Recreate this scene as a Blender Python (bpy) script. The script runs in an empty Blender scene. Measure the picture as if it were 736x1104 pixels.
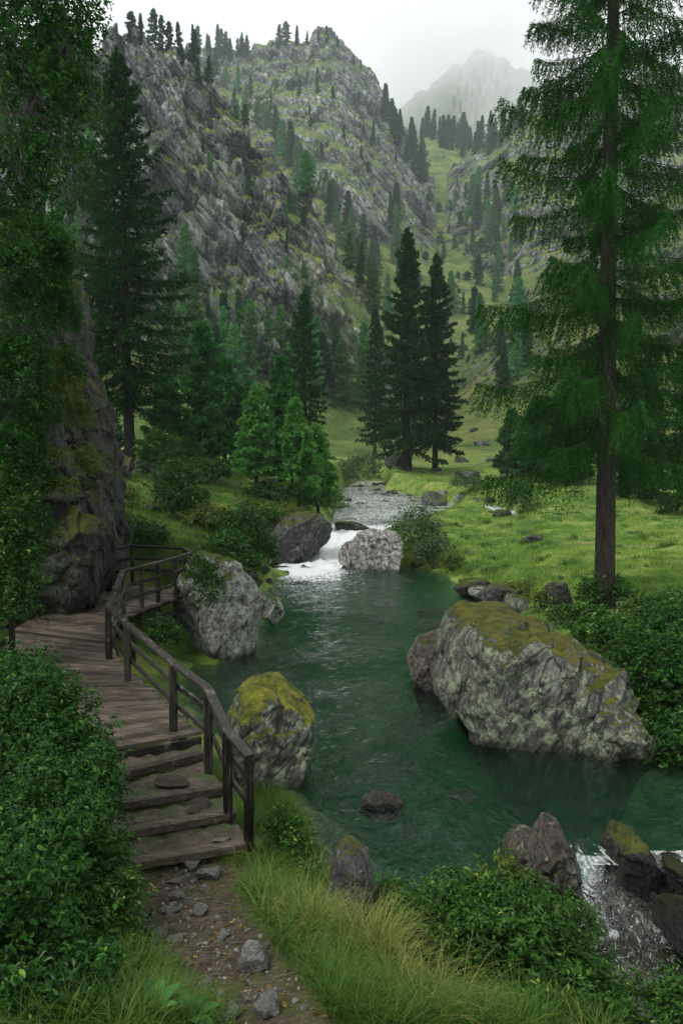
import bpy, bmesh, math
import numpy as np
from mathutils import Vector
S = bpy.context.scene
COL = S.collection
rad = math.radians

# ------------------------------------------------------------------ camera, sky, sun, exposure
FPX, PITCH, CZ = 866.0, rad(3.1), 4.9          # focal length in px of the 736x1104 photo, pitch, eye height above the pool
cam = bpy.data.objects.new('camera', bpy.data.cameras.new('camera'))
COL.objects.link(cam)
cam.location = (0, 0, CZ)
cam.rotation_euler = (rad(90) - PITCH, 0, 0)
cam.data.sensor_fit = 'VERTICAL'
cam.data.sensor_height = 36
cam.data.lens = FPX / 1104 * 36
cam.data.clip_start = 0.1
cam.data.clip_end = 6000
S.camera = cam

SUN_EL, SUN_AZ = rad(56), rad(232)             # azimuth clockwise from +Y (the view direction)
w = bpy.data.worlds.new('World')
S.world = w
w.use_nodes = True
nt = w.node_tree
nt.nodes.clear()
sky = nt.nodes.new('ShaderNodeTexSky')
sky.sky_type = 'NISHITA'
sky.sun_disc = False
sky.sun_elevation = SUN_EL
sky.sun_rotation = SUN_AZ
sky.dust_density = 4
hs = nt.nodes.new('ShaderNodeHueSaturation')
hs.inputs['Saturation'].default_value = 0.10
mixw = nt.nodes.new('ShaderNodeMix')
mixw.data_type = 'RGBA'
mixw.inputs[0].default_value = 0.72            # the cloud deck: an even grey-white over the sky
mixw.inputs[7].default_value = (9.2, 9.5, 9.6, 1)
bg = nt.nodes.new('ShaderNodeBackground')
bg.inputs['Strength'].default_value = 0.102
wo = nt.nodes.new('ShaderNodeOutputWorld')
nt.links.new(sky.outputs[0], hs.inputs['Color'])
nt.links.new(hs.outputs[0], mixw.inputs[6])
nt.links.new(mixw.outputs[2], bg.inputs[0])
nt.links.new(bg.outputs[0], wo.inputs['Surface'])

sun = bpy.data.objects.new('sun', bpy.data.lights.new('sun', 'SUN'))
COL.objects.link(sun)
sun.data.energy = 1.5
sun.data.angle = rad(14)
sun.data.color = (1, 0.97, 0.92)
sd = Vector((math.sin(SUN_AZ) * math.cos(SUN_EL), math.cos(SUN_AZ) * math.cos(SUN_EL), math.sin(SUN_EL)))
sun.rotation_euler = sd.to_track_quat('Z', 'Y').to_euler()
sun.location = sd * 60 + Vector((0, 0, 5))

S.view_settings.view_transform = 'Standard'
S.view_settings.look = 'None'
S.view_settings.exposure = 0.66
S.view_settings.gamma = 1
S.view_settings.use_curve_mapping = False
S.render.engine = 'CYCLES'
cy = S.cycles
cy.use_denoising = True
try:
    cy.denoiser = 'OPENIMAGEDENOISE'
except Exception:
    pass
cy.max_bounces = 8
cy.diffuse_bounces = 3
cy.glossy_bounces = 3
cy.transmission_bounces = 4
cy.transparent_max_bounces = 24
cy.volume_bounces = 2
cy.use_adaptive_sampling = True
cy.adaptive_threshold = 0.02
cy.sample_clamp_indirect = 6

# ------------------------------------------------------------------ pixel (of the 736x1104 photo) -> place
cp, sp_ = math.cos(PITCH), math.sin(PITCH)
def ray(px, py):
    u, v = (px - 368) / FPX, (552 - py) / FPX
    d = np.array([u, cp + v * sp_, -sp_ + v * cp])
    return d / d[1]
def A(px, py, Y):                              # point at distance Y along the view
    d = ray(px, py)
    return np.array([d[0] * Y, Y, CZ + d[2] * Y])
def G(px, py, z):                              # point at height z
    d = ray(px, py)
    return A(px, py, (z - CZ) / d[2])
def slope(py):
    v = (552 - np.asarray(py, float)) / FPX
    return (v * cp - sp_) / (cp + v * sp_)
def pxm(Y):
    return Y / FPX                             # metres per photo pixel at distance Y

# ------------------------------------------------------------------ noise
def h3(ix, iy, iz, seed):
    with np.errstate(over='ignore'):
        n = (ix.astype(np.int64).astype(np.uint32) * np.uint32(374761393) + iy.astype(np.int64).astype(np.uint32) * np.uint32(668265263)
             + iz.astype(np.int64).astype(np.uint32) * np.uint32(2147483647 ^ 0x5bd1e995) + np.uint32(seed * 974711 & 0xffffffff))
        n = (n ^ (n >> np.uint32(13))) * np.uint32(1274126177)
        n = (n ^ (n >> np.uint32(16))) * np.uint32(2246822519)
        n = n ^ (n >> np.uint32(15))
    return (n & np.uint32(0xffffff)).astype(np.float32) / np.float32(0xffffff)
def vnoise(p, seed=0):
    p = np.asarray(p, np.float32)
    i = np.floor(p)
    f = p - i
    f = f * f * f * (f * (f * 6 - 15) + 10)
    ix, iy, iz = i[..., 0], i[..., 1], i[..., 2]
    fx, fy, fz = f[..., 0], f[..., 1], f[..., 2]
    r = 0
    for a in (0, 1):
        for b in (0, 1):
            for c in (0, 1):
                r = r + h3(ix + a, iy + b, iz + c, seed) * (fx if a else 1 - fx) * (fy if b else 1 - fy) * (fz if c else 1 - fz)
    return r * 2 - 1
def fbm(p, octv=4, seed=0, gain=0.5):
    p = np.asarray(p, np.float32)
    r, a, t = 0, 1.0, 0
    for k in range(octv):
        r = r + a * vnoise(p * 2.03 ** k, seed + k * 17)
        t += a
        a *= gain
    return r / t
def facet(p, seed=0, tilt=0.6):                # worley cells, each a tilted plane: broken rock
    p = np.asarray(p, np.float32)
    i = np.floor(p)
    best = np.full(p.shape[:-1], 9e9, np.float32)
    second = best.copy()
    val = np.zeros_like(best)
    for a in (-1, 0, 1):
        for b in (-1, 0, 1):
            for c in (-1, 0, 1):
                cx, cy_, cz_ = i[..., 0] + a, i[..., 1] + b, i[..., 2] + c
                d0 = p[..., 0] - cx - h3(cx, cy_, cz_, seed)
                d1 = p[..., 1] - cy_ - h3(cx, cy_, cz_, seed + 1)
                d2 = p[..., 2] - cz_ - h3(cx, cy_, cz_, seed + 2)
                d = d0 * d0 + d1 * d1 + d2 * d2
                m = d < best
                second = np.where(m, best, np.minimum(second, d))
                hv = h3(cx, cy_, cz_, seed + 3) * 2 - 1
                t0 = h3(cx, cy_, cz_, seed + 4) * 2 - 1
                t1 = h3(cx, cy_, cz_, seed + 5) * 2 - 1
                t2 = h3(cx, cy_, cz_, seed + 6) * 2 - 1
                val = np.where(m, hv + tilt * (t0 * d0 + t1 * d1 + t2 * d2), val)
                best = np.where(m, d, best)
    return val, np.sqrt(second) - np.sqrt(best)
def smooth(a, b, x):
    t = np.clip((x - a) / (b - a), 0, 1)
    return t * t * (3 - 2 * t)

# ------------------------------------------------------------------ objects
def tag(o, label=None, cat=None, group=None, kind=None):
    if label: o['label'] = label
    if cat: o['category'] = cat
    if group: o['group'] = group
    if kind: o['kind'] = kind
    return o
def empty(name, loc, label, cat, group=None):
    o = bpy.data.objects.new(name, None)
    o.empty_display_size = 0.2
    COL.objects.link(o)
    o.location = [float(v) for v in loc]
    return tag(o, label, cat, group)
def mesh_data(name, V, polys, mats, attrs=None, smoothed=False, midx=None):
    """polys: list of (n,k) index arrays"""
    me = bpy.data.meshes.new(name)
    V = np.ascontiguousarray(V, np.float32)
    polys = [np.asarray(p, np.int32) for p in polys if len(p)]
    me.vertices.add(len(V))
    me.vertices.foreach_set('co', V.ravel())
    loops = np.concatenate([p.ravel() for p in polys])
    tot = np.concatenate([np.full(len(p), p.shape[1], np.int32) for p in polys])
    start = np.concatenate([[0], np.cumsum(tot)[:-1]]).astype(np.int32)
    me.loops.add(len(loops))
    me.loops.foreach_set('vertex_index', loops)
    me.polygons.add(len(tot))
    me.polygons.foreach_set('loop_start', start)
    if smoothed:
        me.polygons.foreach_set('use_smooth', np.ones(len(tot), bool))
    else:
        me.polygons.foreach_set('use_smooth', np.zeros(len(tot), bool))
    if midx is not None:
        me.polygons.foreach_set('material_index', np.asarray(midx, np.int32))
    me.update(calc_edges=True)
    for k, a in (attrs or {}).items():
        at = me.attributes.new(k, 'FLOAT', 'POINT')
        at.data.foreach_set('value', np.ascontiguousarray(a, np.float32))
    for m in (mats if isinstance(mats, (list, tuple)) else [mats]):
        me.materials.append(m)
    return me
def link(name, me, parent=None, loc=None):
    o = bpy.data.objects.new(name, me)
    COL.objects.link(o)
    if parent: o.parent = parent
    if loc is not None: o.location = [float(v) for v in loc]
    return o
def copy_tree(o, parent=None):
    c = o.copy()
    COL.objects.link(c)
    c.parent = parent
    for ch in list(o.children):
        copy_tree(ch, c)
    return c
class MB:                                      # collects pieces into one mesh
    def __init__(s): s.V, s.P, s.R, s.n = [], {}, [], 0
    def add(s, V, polys, r=0.5):
        V = np.asarray(V, float).reshape(-1, 3)
        for p in polys:
            p = np.asarray(p, np.int32)
            s.P.setdefault(p.shape[1], []).append(p + s.n)
        s.V.append(V)
        s.R.append(np.full(len(V), r) if np.isscalar(r) else np.asarray(r, float))
        s.n += len(V)
    def tube(s, pts, radii, k=8, r=0.5, cap=True):
        pts = np.asarray(pts, float)
        n = len(pts)
        t = np.gradient(pts, axis=0)
        t /= np.linalg.norm(t, axis=1, keepdims=True) + 1e-9
        ref = np.array([0, 0, 1.0]) if abs(t[:, 2].mean()) < .8 else np.array([1.0, 0, 0])
        a = np.cross(t, ref); a /= np.linalg.norm(a, axis=1, keepdims=True) + 1e-9
        b = np.cross(t, a)
        th = np.arange(k) * 2 * np.pi / k
        radii = np.broadcast_to(np.asarray(radii, float).reshape(-1, 1) if np.ndim(radii) < 2 else radii, (n, k))
        V = pts[:, None] + radii[..., None] * (a[:, None] * np.cos(th)[None, :, None] + b[:, None] * np.sin(th)[None, :, None])
        i = np.arange(n - 1)[:, None] * k + np.arange(k)[None]
        j = np.arange(n - 1)[:, None] * k + (np.arange(k)[None] + 1) % k
        q = np.stack([i, j, j + k, i + k], -1).reshape(-1, 4)
        P = [q]
        if cap:
            P.append(np.arange(k)[::-1][None]); P.append((n - 1) * k + np.arange(k)[None])
        s.add(V, P, r)
    def prism(s, p0, p1, w, h, up=(0, 0, 1), r=0.5, bev=0.1):   # a squared beam between two points, chamfered
        p0, p1 = np.asarray(p0, float), np.asarray(p1, float)
        t = (p1 - p0) / np.linalg.norm(p1 - p0)
        a = np.cross(t, up); a /= np.linalg.norm(a)
        b = np.cross(a, t)
        c = bev * min(w, h)
        prof = [(-w/2+c, -h/2), (w/2-c, -h/2), (w/2, -h/2+c), (w/2, h/2-c), (w/2-c, h/2), (-w/2+c, h/2), (-w/2, h/2-c), (-w/2, -h/2+c)]
        V = [p + a * x + b * z for p in (p0, p1) for x, z in prof]
        q = [[i, (i+1) % 8, (i+1) % 8 + 8, i + 8] for i in range(8)]
        s.add(V, [q, [list(range(8))[::-1]], [list(range(8, 16))]], r)
    def data(s, name, mats, smoothed=False, origin=None):
        V = np.concatenate(s.V)
        if origin is not None: V = V - np.asarray(origin, float)
        return mesh_data(name, V, [np.concatenate(p) for p in s.P.values()], mats, {'rnd': np.concatenate(s.R)}, smoothed)

# ------------------------------------------------------------------ materials
class Mt:
    def __init__(s, name):
        s.m = bpy.data.materials.new(name)
        s.m.use_nodes = True
        s.t = s.m.node_tree
        s.t.nodes.clear()
        s.out = s.t.nodes.new('ShaderNodeOutputMaterial')
    def n(s, typ, ins=None, out=0, **props):
        nd = s.t.nodes.new('ShaderNode' + typ)
        for k, v in props.items(): setattr(nd, k, v)
        for k, v in (ins or {}).items():
            if isinstance(v, bpy.types.NodeSocket): s.t.links.new(v, nd.inputs[k])
            elif isinstance(v, (tuple, list)) and len(v) == 3 and nd.inputs[k].type == 'RGBA': nd.inputs[k].default_value = (*v, 1)
            else: nd.inputs[k].default_value = v
        return nd if out is None else nd.outputs[out]
    def noise(s, vec, scale, detail=5, rough=0.55, dist=0.0):
        return s.n('TexNoise', {'Vector': vec, 'Scale': scale, 'Detail': detail, 'Roughness': rough, 'Distortion': dist})
    def math(s, op, a, b=0.0, c=0.0, clamp=False):
        return s.n('Math', {0: a, 1: b, 2: c}, operation=op, use_clamp=clamp)
    def rng(s, v, a, b, lo=0.0, hi=1.0):
        return s.n('MapRange', {'Value': v, 'From Min': a, 'From Max': b, 'To Min': lo, 'To Max': hi}, interpolation_type='SMOOTHSTEP')
    def mix(s, f, a, b, blend='MIX'):
        return s.n('Mix', {0: f, 6: a, 7: b}, out=2, data_type='RGBA', blend_type=blend)
    def ramp(s, f, stops):
        nd = s.n('ValToRGB', {'Fac': f}, out=None)
        cr = nd.color_ramp
        while len(cr.elements) < len(stops): cr.elements.new(0.5)
        for e, (p, c) in zip(cr.elements, stops):
            e.position = p
            e.color = (*c, 1) if len(c) == 3 else c
        return nd.outputs[0]
    def map(s, vec, scale=(1, 1, 1), rot=(0, 0, 0), loc=(0, 0, 0)):
        return s.n('Mapping', {'Vector': vec, 'Scale': scale, 'Rotation': rot, 'Location': loc})
    def smap(s, vec, scale, rot): return s.map(s.map(vec, rot=rot), scale)
    def attr(s, name): return s.n('Attribute', out=2, attribute_name=name)
    def bump(s, h, strength=0.5, dist=0.1, normal=None):
        ins = {'Height': h, 'Strength': strength, 'Distance': dist}
        if normal is not None: ins['Normal'] = normal
        return s.n('Bump', ins)
    def surf(s, col, rough=0.7, normal=None, spec=0.4, **kw):
        ins = {'Base Color': col, 'Roughness': rough, 'Specular IOR Level': spec}
        if normal is not None: ins['Normal'] = normal
        ins.update(kw)
        return s.n('BsdfPrincipled', ins)
    def done(s, sh=None, vol=None):
        if sh is not None: s.t.links.new(sh, s.out.inputs['Surface'])
        if vol is not None: s.t.links.new(vol, s.out.inputs['Volume'])
        return s.m

def rock_mat(name, dark, light, lichen=(0.34, 0.36, 0.28), lich=0.55, moss=0.55, moss_col=((0.03, 0.05, 0.01), (0.105, 0.11, 0.02)), rot=(0.5, 0.3, 0.2), streak=1.0, sc=1.0):
    g = Mt(name)
    co = g.n('TexCoord', out=3)
    ri = g.n('ObjectInfo', out=5)
    off = g.n('VectorMath', {0: co, 1: g.n('CombineXYZ', {0: g.math('MULTIPLY', ri, 37.0), 1: g.math('MULTIPLY', ri, 11.0), 2: 0.0})}, operation='ADD')
    st = g.smap(off, (7 * sc, 7 * sc, 0.7 * sc), rot)
    n1 = g.noise(off, 1.5 * sc, 9, 0.7)
    n2 = g.noise(st, 1.5, 8, 0.66, 0.4)
    n2b = g.noise(g.smap(off, (15 * sc, 15 * sc, 1.5 * sc), rot), 1.4, 6, 0.7, 0.3)
    n3 = g.noise(off, 9 * sc, 6, 0.7)
    base = g.ramp(n1, [(0.25, dark), (0.5, tuple((a + b) / 2 for a, b in zip(dark, light))), (0.75, light)])
    base = g.mix(g.rng(n2, 0.38, 0.62, 0.0, 0.6 * streak), g.mix(1.0, base, (0.38, 0.38, 0.4), 'MULTIPLY'), base)
    base = g.mix(g.rng(n2b, 0.36, 0.56, 0.75 * streak, 0.0), base, g.mix(1.0, base, (0.3, 0.3, 0.31), 'MULTIPLY'))
    base = g.mix(0.5, base, g.ramp(n3, [(0.3, (0.35, 0.35, 0.35)), (0.7, (1.3, 1.3, 1.3))]), 'MULTIPLY')
    lm = g.math('MULTIPLY', g.rng(g.noise(off, 4.6 * sc, 8, 0.74), lich, lich + 0.1), g.rng(n3, 0.36, 0.56))
    base = g.mix(g.math('MULTIPLY', lm, 0.8), base, lichen)
    # open joints along the foliation
    jt = g.n('TexVoronoi', {'Vector': g.smap(g.n('VectorMath', {0: off, 1: g.n('VectorMath', {0: g.n('TexNoise', {'Vector': off, 'Scale': 1.5}, out=1), 'Scale': 0.3}, operation='SCALE')}, operation='ADD'), (1.5 * sc, 1.5 * sc, 0.35 * sc), rot), 'Scale': 1.0}, feature='DISTANCE_TO_EDGE')
    crack = g.math('MULTIPLY', g.rng(jt, 0.0, 0.03, 1.0, 0.0), g.rng(n1, 0.4, 0.6))
    base = g.mix(g.math('MULTIPLY', crack, 0.75), base, (0.012, 0.012, 0.01))
    nz = g.n('SeparateXYZ', {0: g.n('NewGeometry', out=1)}, out=2)
    mm = g.rng(g.math('ADD', g.math('MULTIPLY_ADD', n3, 1.0, g.math('SUBTRACT', nz, 0.5)), g.math('MULTIPLY', g.math('SUBTRACT', g.noise(off, 1.7 * sc, 7, 0.65), 0.5), 1.5)), 1.02 - moss * 0.75, 1.22 - moss * 0.75)
    mcol = g.ramp(g.noise(off, 3.2 * sc, 5, 0.6), [(0.35, moss_col[0]), (0.65, moss_col[1])])
    mcol = g.mix(0.6, mcol, g.ramp(g.noise(off, 34, 3, 0.6), [(0.3, (0.4, 0.4, 0.4)), (0.7, (1.5, 1.5, 1.5))]), 'MULTIPLY')
    base = g.mix(mm, base, mcol)
    wet = g.rng(g.math('ADD', g.n('SeparateXYZ', {0: g.n('NewGeometry', out=0)}, out=2), g.math('MULTIPLY', n3, .22)), .12, .36, 1.0, 0.0)
    base = g.mix(g.math('MULTIPLY', wet, .72), base, (.010, .011, .009))
    hgt = g.math('ADD', g.math('ADD', g.math('ADD', g.math('MULTIPLY', n2, 0.8), g.math('MULTIPLY', n2b, 0.4)), g.math('MULTIPLY', n3, 0.3)), g.math('MULTIPLY', crack, -0.45))
    hgt = g.math('ADD', hgt, g.math('MULTIPLY', mm, g.noise(off, 26, 4, 0.7)))
    nrm = g.bump(hgt, 0.8, 0.16)
    rough = g.mix(mm, g.ramp(n3, [(0.3, (0.38, 0.38, 0.38)), (0.7, (0.72, 0.72, 0.72))]), (0.9, 0.9, 0.9))
    return g.done(g.surf(base, rough, nrm, 0.22))

def leaf_mat(name, c1, c2, c3=None, rough=0.42, trans=0.25, objvar=0.0, spec=0.13):
    g = Mt(name)
    r = g.attr('rnd')
    stops = [(0.0, c1), (0.75, c2)] + ([(1.0, c3)] if c3 else [])
    col = g.ramp(r, stops)
    if objvar:
        oi = g.n('ObjectInfo', out=5)
        col = g.n('HueSaturation', {'Hue': g.rng(oi, 0, 1, 0.5 - 0.03 * objvar, 0.5 + 0.02 * objvar), 'Saturation': 1.0, 'Value': g.rng(oi, 0, 1, 1 - 0.35 * objvar, 1 + 0.35 * objvar), 'Color': col})
    b = g.surf(col, rough, spec=spec)
    t = g.n('BsdfTranslucent', {'Color': g.mix(1.0, col, (1.1, 1.25, 0.7), 'MULTIPLY')})
    return g.done(g.n('MixShader', {0: trans, 1: b, 2: t}))

def bark_mat(name, c1, c2):
    g = Mt(name)
    co = g.n('TexCoord', out=3)
    v = g.map(co, (9, 9, 1.6))
    n = g.noise(v, 1.3, 7, 0.7, 0.6)
    col = g.ramp(n, [(0.32, c1), (0.7, c2)])
    col = g.mix(g.rng(g.noise(co, 1.3, 6, 0.7), 0.58, 0.7, 0, 0.5), col, (0.10, 0.115, 0.08))
    return g.done(g.surf(col, 0.85, g.bump(n, 1.0, 0.05), 0.08))

def wood_mat(name, c1, c2, rough=0.5, grainv=(1.6, 17, 17)):
    g = Mt(name)
    co = g.n('NewGeometry', out=0)
    r = g.attr('rnd')
    off = g.n('VectorMath', {0: co, 1: g.n('CombineXYZ', {0: 0.0, 1: 0.0, 2: g.math('MULTIPLY', r, 60.0)})}, operation='ADD')
    grain = g.noise(g.map(off, grainv, (0, 0, 0.12)), 1.6, 6, 0.65, 0.3)
    bl = g.noise(off, 1.6, 6, 0.65)
    col = g.ramp(grain, [(0.3, c1), (0.7, c2)])
    col = g.mix(1.0, col, g.ramp(r, [(0.0, (0.35, 0.34, 0.35)), (0.6, (0.95, 0.93, 0.9)), (1.0, (1.75, 1.72, 1.65))]), 'MULTIPLY')
    col = g.mix(g.rng(bl, 0.45, 0.7, 0.0, 0.65), col, g.mix(1.0, col, (0.4, 0.42, 0.42), 'MULTIPLY'))
    col = g.mix(g.rng(g.noise(off, 4.5, 7, 0.7), 0.62, 0.72, 0.0, 0.45), col, (0.05, 0.065, 0.02))
    col = g.mix(g.math('MULTIPLY', g.rng(grain, .5, .68), g.rng(g.noise(off, 2.6, 5, .6), .46, .6, 0, .75)), col, (.16, .152, .138))
    rg = g.rng(bl, 0.35, 0.65, rough + 0.15, rough - 0.2)
    return g.done(g.surf(col, rg, g.bump(grain, 0.6, 0.014), 0.25))

M = {}
M['rock'] = rock_mat('grey_rock', (0.045, 0.05, 0.048), (0.25, 0.25, 0.235))
M['rock_mossy'] = rock_mat('mossy_rock', (0.035, 0.04, 0.034), (0.34, 0.35, 0.305), lichen=(0.30, 0.34, 0.22), lich=0.47, moss=0.62, rot=(0.1, -0.25, 0.3), moss_col=((0.04, 0.06, 0.012), (0.14, 0.13, 0.022)))
M['rock_greenmoss'] = rock_mat('bright_mossy_rock', (0.03, 0.035, 0.03), (0.25, 0.26, 0.22), lichen=(0.32, 0.36, 0.24), lich=0.48, moss=0.9, rot=(0.1, -0.5, 0.3), moss_col=((0.05, 0.07, 0.012), (0.24, 0.24, 0.03)))
M['rock_pale'] = rock_mat('pale_rock', (0.12, 0.12, 0.11), (0.5, 0.5, 0.46), lichen=(0.42, 0.44, 0.38), lich=0.45, moss=0.5, rot=(0.2, -0.5, 0.2))
M['rock_pink'] = rock_mat('pinkish_rock', (0.10, 0.085, 0.08), (0.40, 0.34, 0.31), lichen=(0.42, 0.44, 0.36), lich=0.55, moss=0.35, rot=(0.3, -0.9, 0.2))
M['rock_white'] = rock_mat('whitish_rock', (0.13, 0.115, 0.105), (0.48, 0.45, 0.42), lichen=(0.55, 0.55, 0.5), lich=0.46, moss=-0.1, rot=(0.3, 0.7, 0.2))
M['rock_brown'] = rock_mat('brown_rock', (0.05, 0.045, 0.036), (0.24, 0.215, 0.175), lichen=(0.27, 0.27, 0.2), lich=0.55, moss=-0.1, rot=(0.9, 0.2, 0.2), streak=0.8)
M['rock_dark'] = rock_mat('dark_rock', (0.022, 0.024, 0.022), (0.13, 0.13, 0.12), lichen=(0.24, 0.27, 0.18), lich=0.56, moss=0.62, rot=(0.2, 0.9, 0.1))
M['rock_bare'] = rock_mat('bare_path_stone', (0.17, 0.165, 0.15), (0.52, 0.515, 0.48), lichen=(0.33, 0.36, 0.28), lich=0.5, moss=-0.35, rot=(1.3, 0.2, 0.2))
M['rock_slab'] = rock_mat('brown_slab_stone', (0.05, 0.04, 0.03), (0.2, 0.16, 0.12), lichen=(0.25, 0.25, 0.2), lich=0.6, moss=-0.35, rot=(1.4, 0.2, 0.2))
M['cliff'] = rock_mat('cliff_rock', (0.012, 0.013, 0.012), (0.12, 0.125, 0.11), lichen=(0.14, 0.16, 0.09), lich=0.55, moss=0.85, rot=(0.15, 0.25, 0.1), moss_col=((0.03, 0.045, 0.01), (0.10, 0.105, 0.02)), sc=0.9)
M['bark_larch'] = bark_mat('larch_bark', (0.010, 0.009, 0.0075), (0.062, 0.052, 0.043))
M['bark_dark'] = bark_mat('dark_bark', (0.009, 0.0085, 0.007), (0.034, 0.03, 0.026))
M['bark_grey'] = bark_mat('grey_bark', (0.05, 0.045, 0.04), (0.2, 0.19, 0.17))
M['larch'] = leaf_mat('larch_needles', (0.006, 0.028, 0.006), (0.027, 0.1, 0.017), (0.075, 0.19, 0.028), 0.7, 0.3, 0.0, 0.04)
M['spruce'] = leaf_mat('spruce_needles', (0.004, 0.020, 0.005), (0.014, 0.058, 0.013), (0.036, 0.11, 0.02), 0.7, 0.3, 0.0, 0.04)
M['young'] = leaf_mat('young_larch_needles', (0.035, 0.115, 0.028), (0.11, 0.28, 0.065), (0.2, 0.4, 0.10), 0.7, 0.3, 0.0, 0.04)
M['pine'] = leaf_mat('pine_needles', (0.012, 0.055, 0.014), (0.038, 0.14, 0.034), (0.085, 0.23, 0.05), 0.7, 0.3, 0.0, 0.04)
M['far_dark'] = leaf_mat('far_spruce_needles', (0.010, 0.040, 0.016), (0.026, 0.088, 0.032), None, 0.8, 0.25, 0.8, 0.04)
M['far_light'] = leaf_mat('far_larch_needles', (0.03, 0.11, 0.04), (0.085, 0.22, 0.07), None, 0.8, 0.3, 0.9, 0.04)
M['shrub'] = leaf_mat('shrub_leaves', (0.005, 0.024, 0.004), (0.030, 0.105, 0.014), (0.12, 0.24, 0.03), 0.34, 0.24, 0.0, 0.17)
M['shrub_bright'] = leaf_mat('bright_shrub_leaves', (0.008, 0.035, 0.006), (0.055, 0.14, 0.022), (0.24, 0.33, 0.06), 0.34, 0.28, 0.0, 0.17)
M['shrub_grey'] = leaf_mat('willow_leaves', (0.03, 0.06, 0.025), (0.08, 0.14, 0.06), (0.13, 0.19, 0.08), 0.5, 0.25)
M['shrub_yellow'] = leaf_mat('yellowish_shrub_leaves', (0.04, 0.07, 0.015), (0.12, 0.16, 0.03), (0.22, 0.2, 0.04), 0.5, 0.25)
M['birch'] = leaf_mat('birch_leaves', (0.007, 0.032, 0.005), (0.030, 0.115, 0.014), (0.075, 0.19, 0.024), 0.34, 0.25, 0.0, 0.17)
M['grass'] = leaf_mat('grass_blades', (0.014, 0.05, 0.008), (0.075, 0.15, 0.022), (0.24, 0.23, 0.065), 0.5, 0.3)
M['grass_dry'] = leaf_mat('dry_grass_blades', (0.09, 0.13, 0.025), (0.22, 0.22, 0.06), (0.42, 0.34, 0.15), 0.55, 0.3)
M['meadow'] = leaf_mat('meadow_blades', (0.05, 0.125, 0.022), (0.16, 0.285, 0.048), (0.34, 0.38, 0.10), 0.55, 0.3)
M['plant'] = leaf_mat('broad_leaves', (0.03, 0.10, 0.025), (0.07, 0.19, 0.04), None, 0.4, 0.25)
M['deck'] = wood_mat('wet_deck_wood', (0.018, 0.014, 0.011), (0.095, 0.075, 0.058), 0.5)
M['rail'] = wood_mat('dark_rail_wood', (0.007, 0.0065, 0.006), (0.032, 0.028, 0.023), 0.5, (7, 3, 9))
M['post'] = wood_mat('dark_post_wood', (0.007, 0.0065, 0.006), (0.032, 0.028, 0.023), 0.5, (17, 17, 1.6))
# ------------------------------------------------------------------ the lie of the land
POOL_PX = [(300, 618), (283, 645), (270, 690), (232, 716), (205, 712), (190, 735), (196, 770), (240, 815), (290, 850), (322, 880), (345, 930), (370, 975),
           (430, 1010), (520, 1010), (560, 985), (600, 960), (640, 935), (690, 930), (745, 920), (800, 915), (820, 830), (740, 815), (690, 800), (600, 770),
           (520, 745), (478, 720), (500, 690), (545, 675), (590, 672), (575, 655), (540, 648), (508, 634), (486, 622), (460, 612), (420, 610), (380, 612), (340, 606)]
POOL = np.array([G(x, y, 0)[:2] for x, y in POOL_PX])
def poly_sd(X, Y, P):
    d = np.full(X.shape, 1e9)
    ins = np.zeros(X.shape, bool)
    n = len(P)
    for i in range(n):
        a, b = P[i], P[(i + 1) % n]
        e = b - a
        t = np.clip(((X - a[0]) * e[0] + (Y - a[1]) * e[1]) / (e @ e), 0, 1)
        d = np.minimum(d, np.hypot(X - a[0] - t * e[0], Y - a[1] - t * e[1]))
        c = ((a[1] <= Y) != (b[1] <= Y)) & (X < (b[0] - a[0]) * (Y - a[1]) / (b[1] - a[1] + 1e-12) + a[0])
        ins ^= c
    return np.where(ins, -d, d)
def line_d(X, Y, L):                            # L: rows of x, y, value, halfwidth -> distance, value, halfwidth
    L = np.asarray(L, float)
    d = np.full(X.shape, 1e9); v = np.zeros(X.shape); hw = np.ones(X.shape)
    for a, b in zip(L[:-1], L[1:]):
        e = b[:2] - a[:2]
        t = np.clip(((X - a[0]) * e[0] + (Y - a[1]) * e[1]) / (e @ e), 0, 1)
        q = np.hypot(X - a[0] - t * e[0], Y - a[1] - t * e[1])
        m = q < d
        d = np.where(m, q, d)
        v = np.where(m, a[2] + t * (b[2] - a[2]), v)
        hw = np.where(m, a[3] + t * (b[3] - a[3]), hw)
    return d, v, hw
def px_line(rows):                              # px, py, z, halfwidth
    return np.array([[*G(x, y, z)[:2], z, h] for x, y, z, h in rows])
UPPER = px_line([(326, 613, 0.02, 1.5), (352, 596, .45, 1.2), (372, 578, 1.1, 1.3), (392, 565, 1.25, 2.4), (425, 551, 1.55, 4.6), (428, 542, 1.85, 5.0), (406, 533, 2.3, 3.4), (392, 527, 2.65, 2.2), (398, 519, 3.3, 1.5)])
SIDE = px_line([(470, 546, 1.7, 2.0), (520, 546, 1.75, 1.2), (560, 557, 1.5, .8)])
LOWER = px_line([(648, 920, 0.0, .75), (660, 946, -.12, .75), (668, 975, -.4, .7), (690, 1020, -.75, .75), (706, 1085, -1.1, .7), (745, 1180, -1.5, .8)])
PATH = px_line([(200, 912, .24, .8), (200, 935, .30, .75), (195, 962, .5, .6), (215, 1000, .75, .55), (240, 1050, .95, .5), (262, 1110, 1.15, .5), (270, 1180, 1.3, .5)])
TRAIL = px_line([(760, 596, 1.0, .25), (690, 593, 1.05, .25), (640, 590, 1.1, .2), (600, 586, 1.2, .1)])
WALK = px_line([(215, 918, .24, .7), (225, 895, .26, .6), (165, 800, .55, .7), (100, 760, .5, .8), (60, 715, .5, .8), (75, 675, .6, .8), (180, 645, .6, 1.0)])

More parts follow.
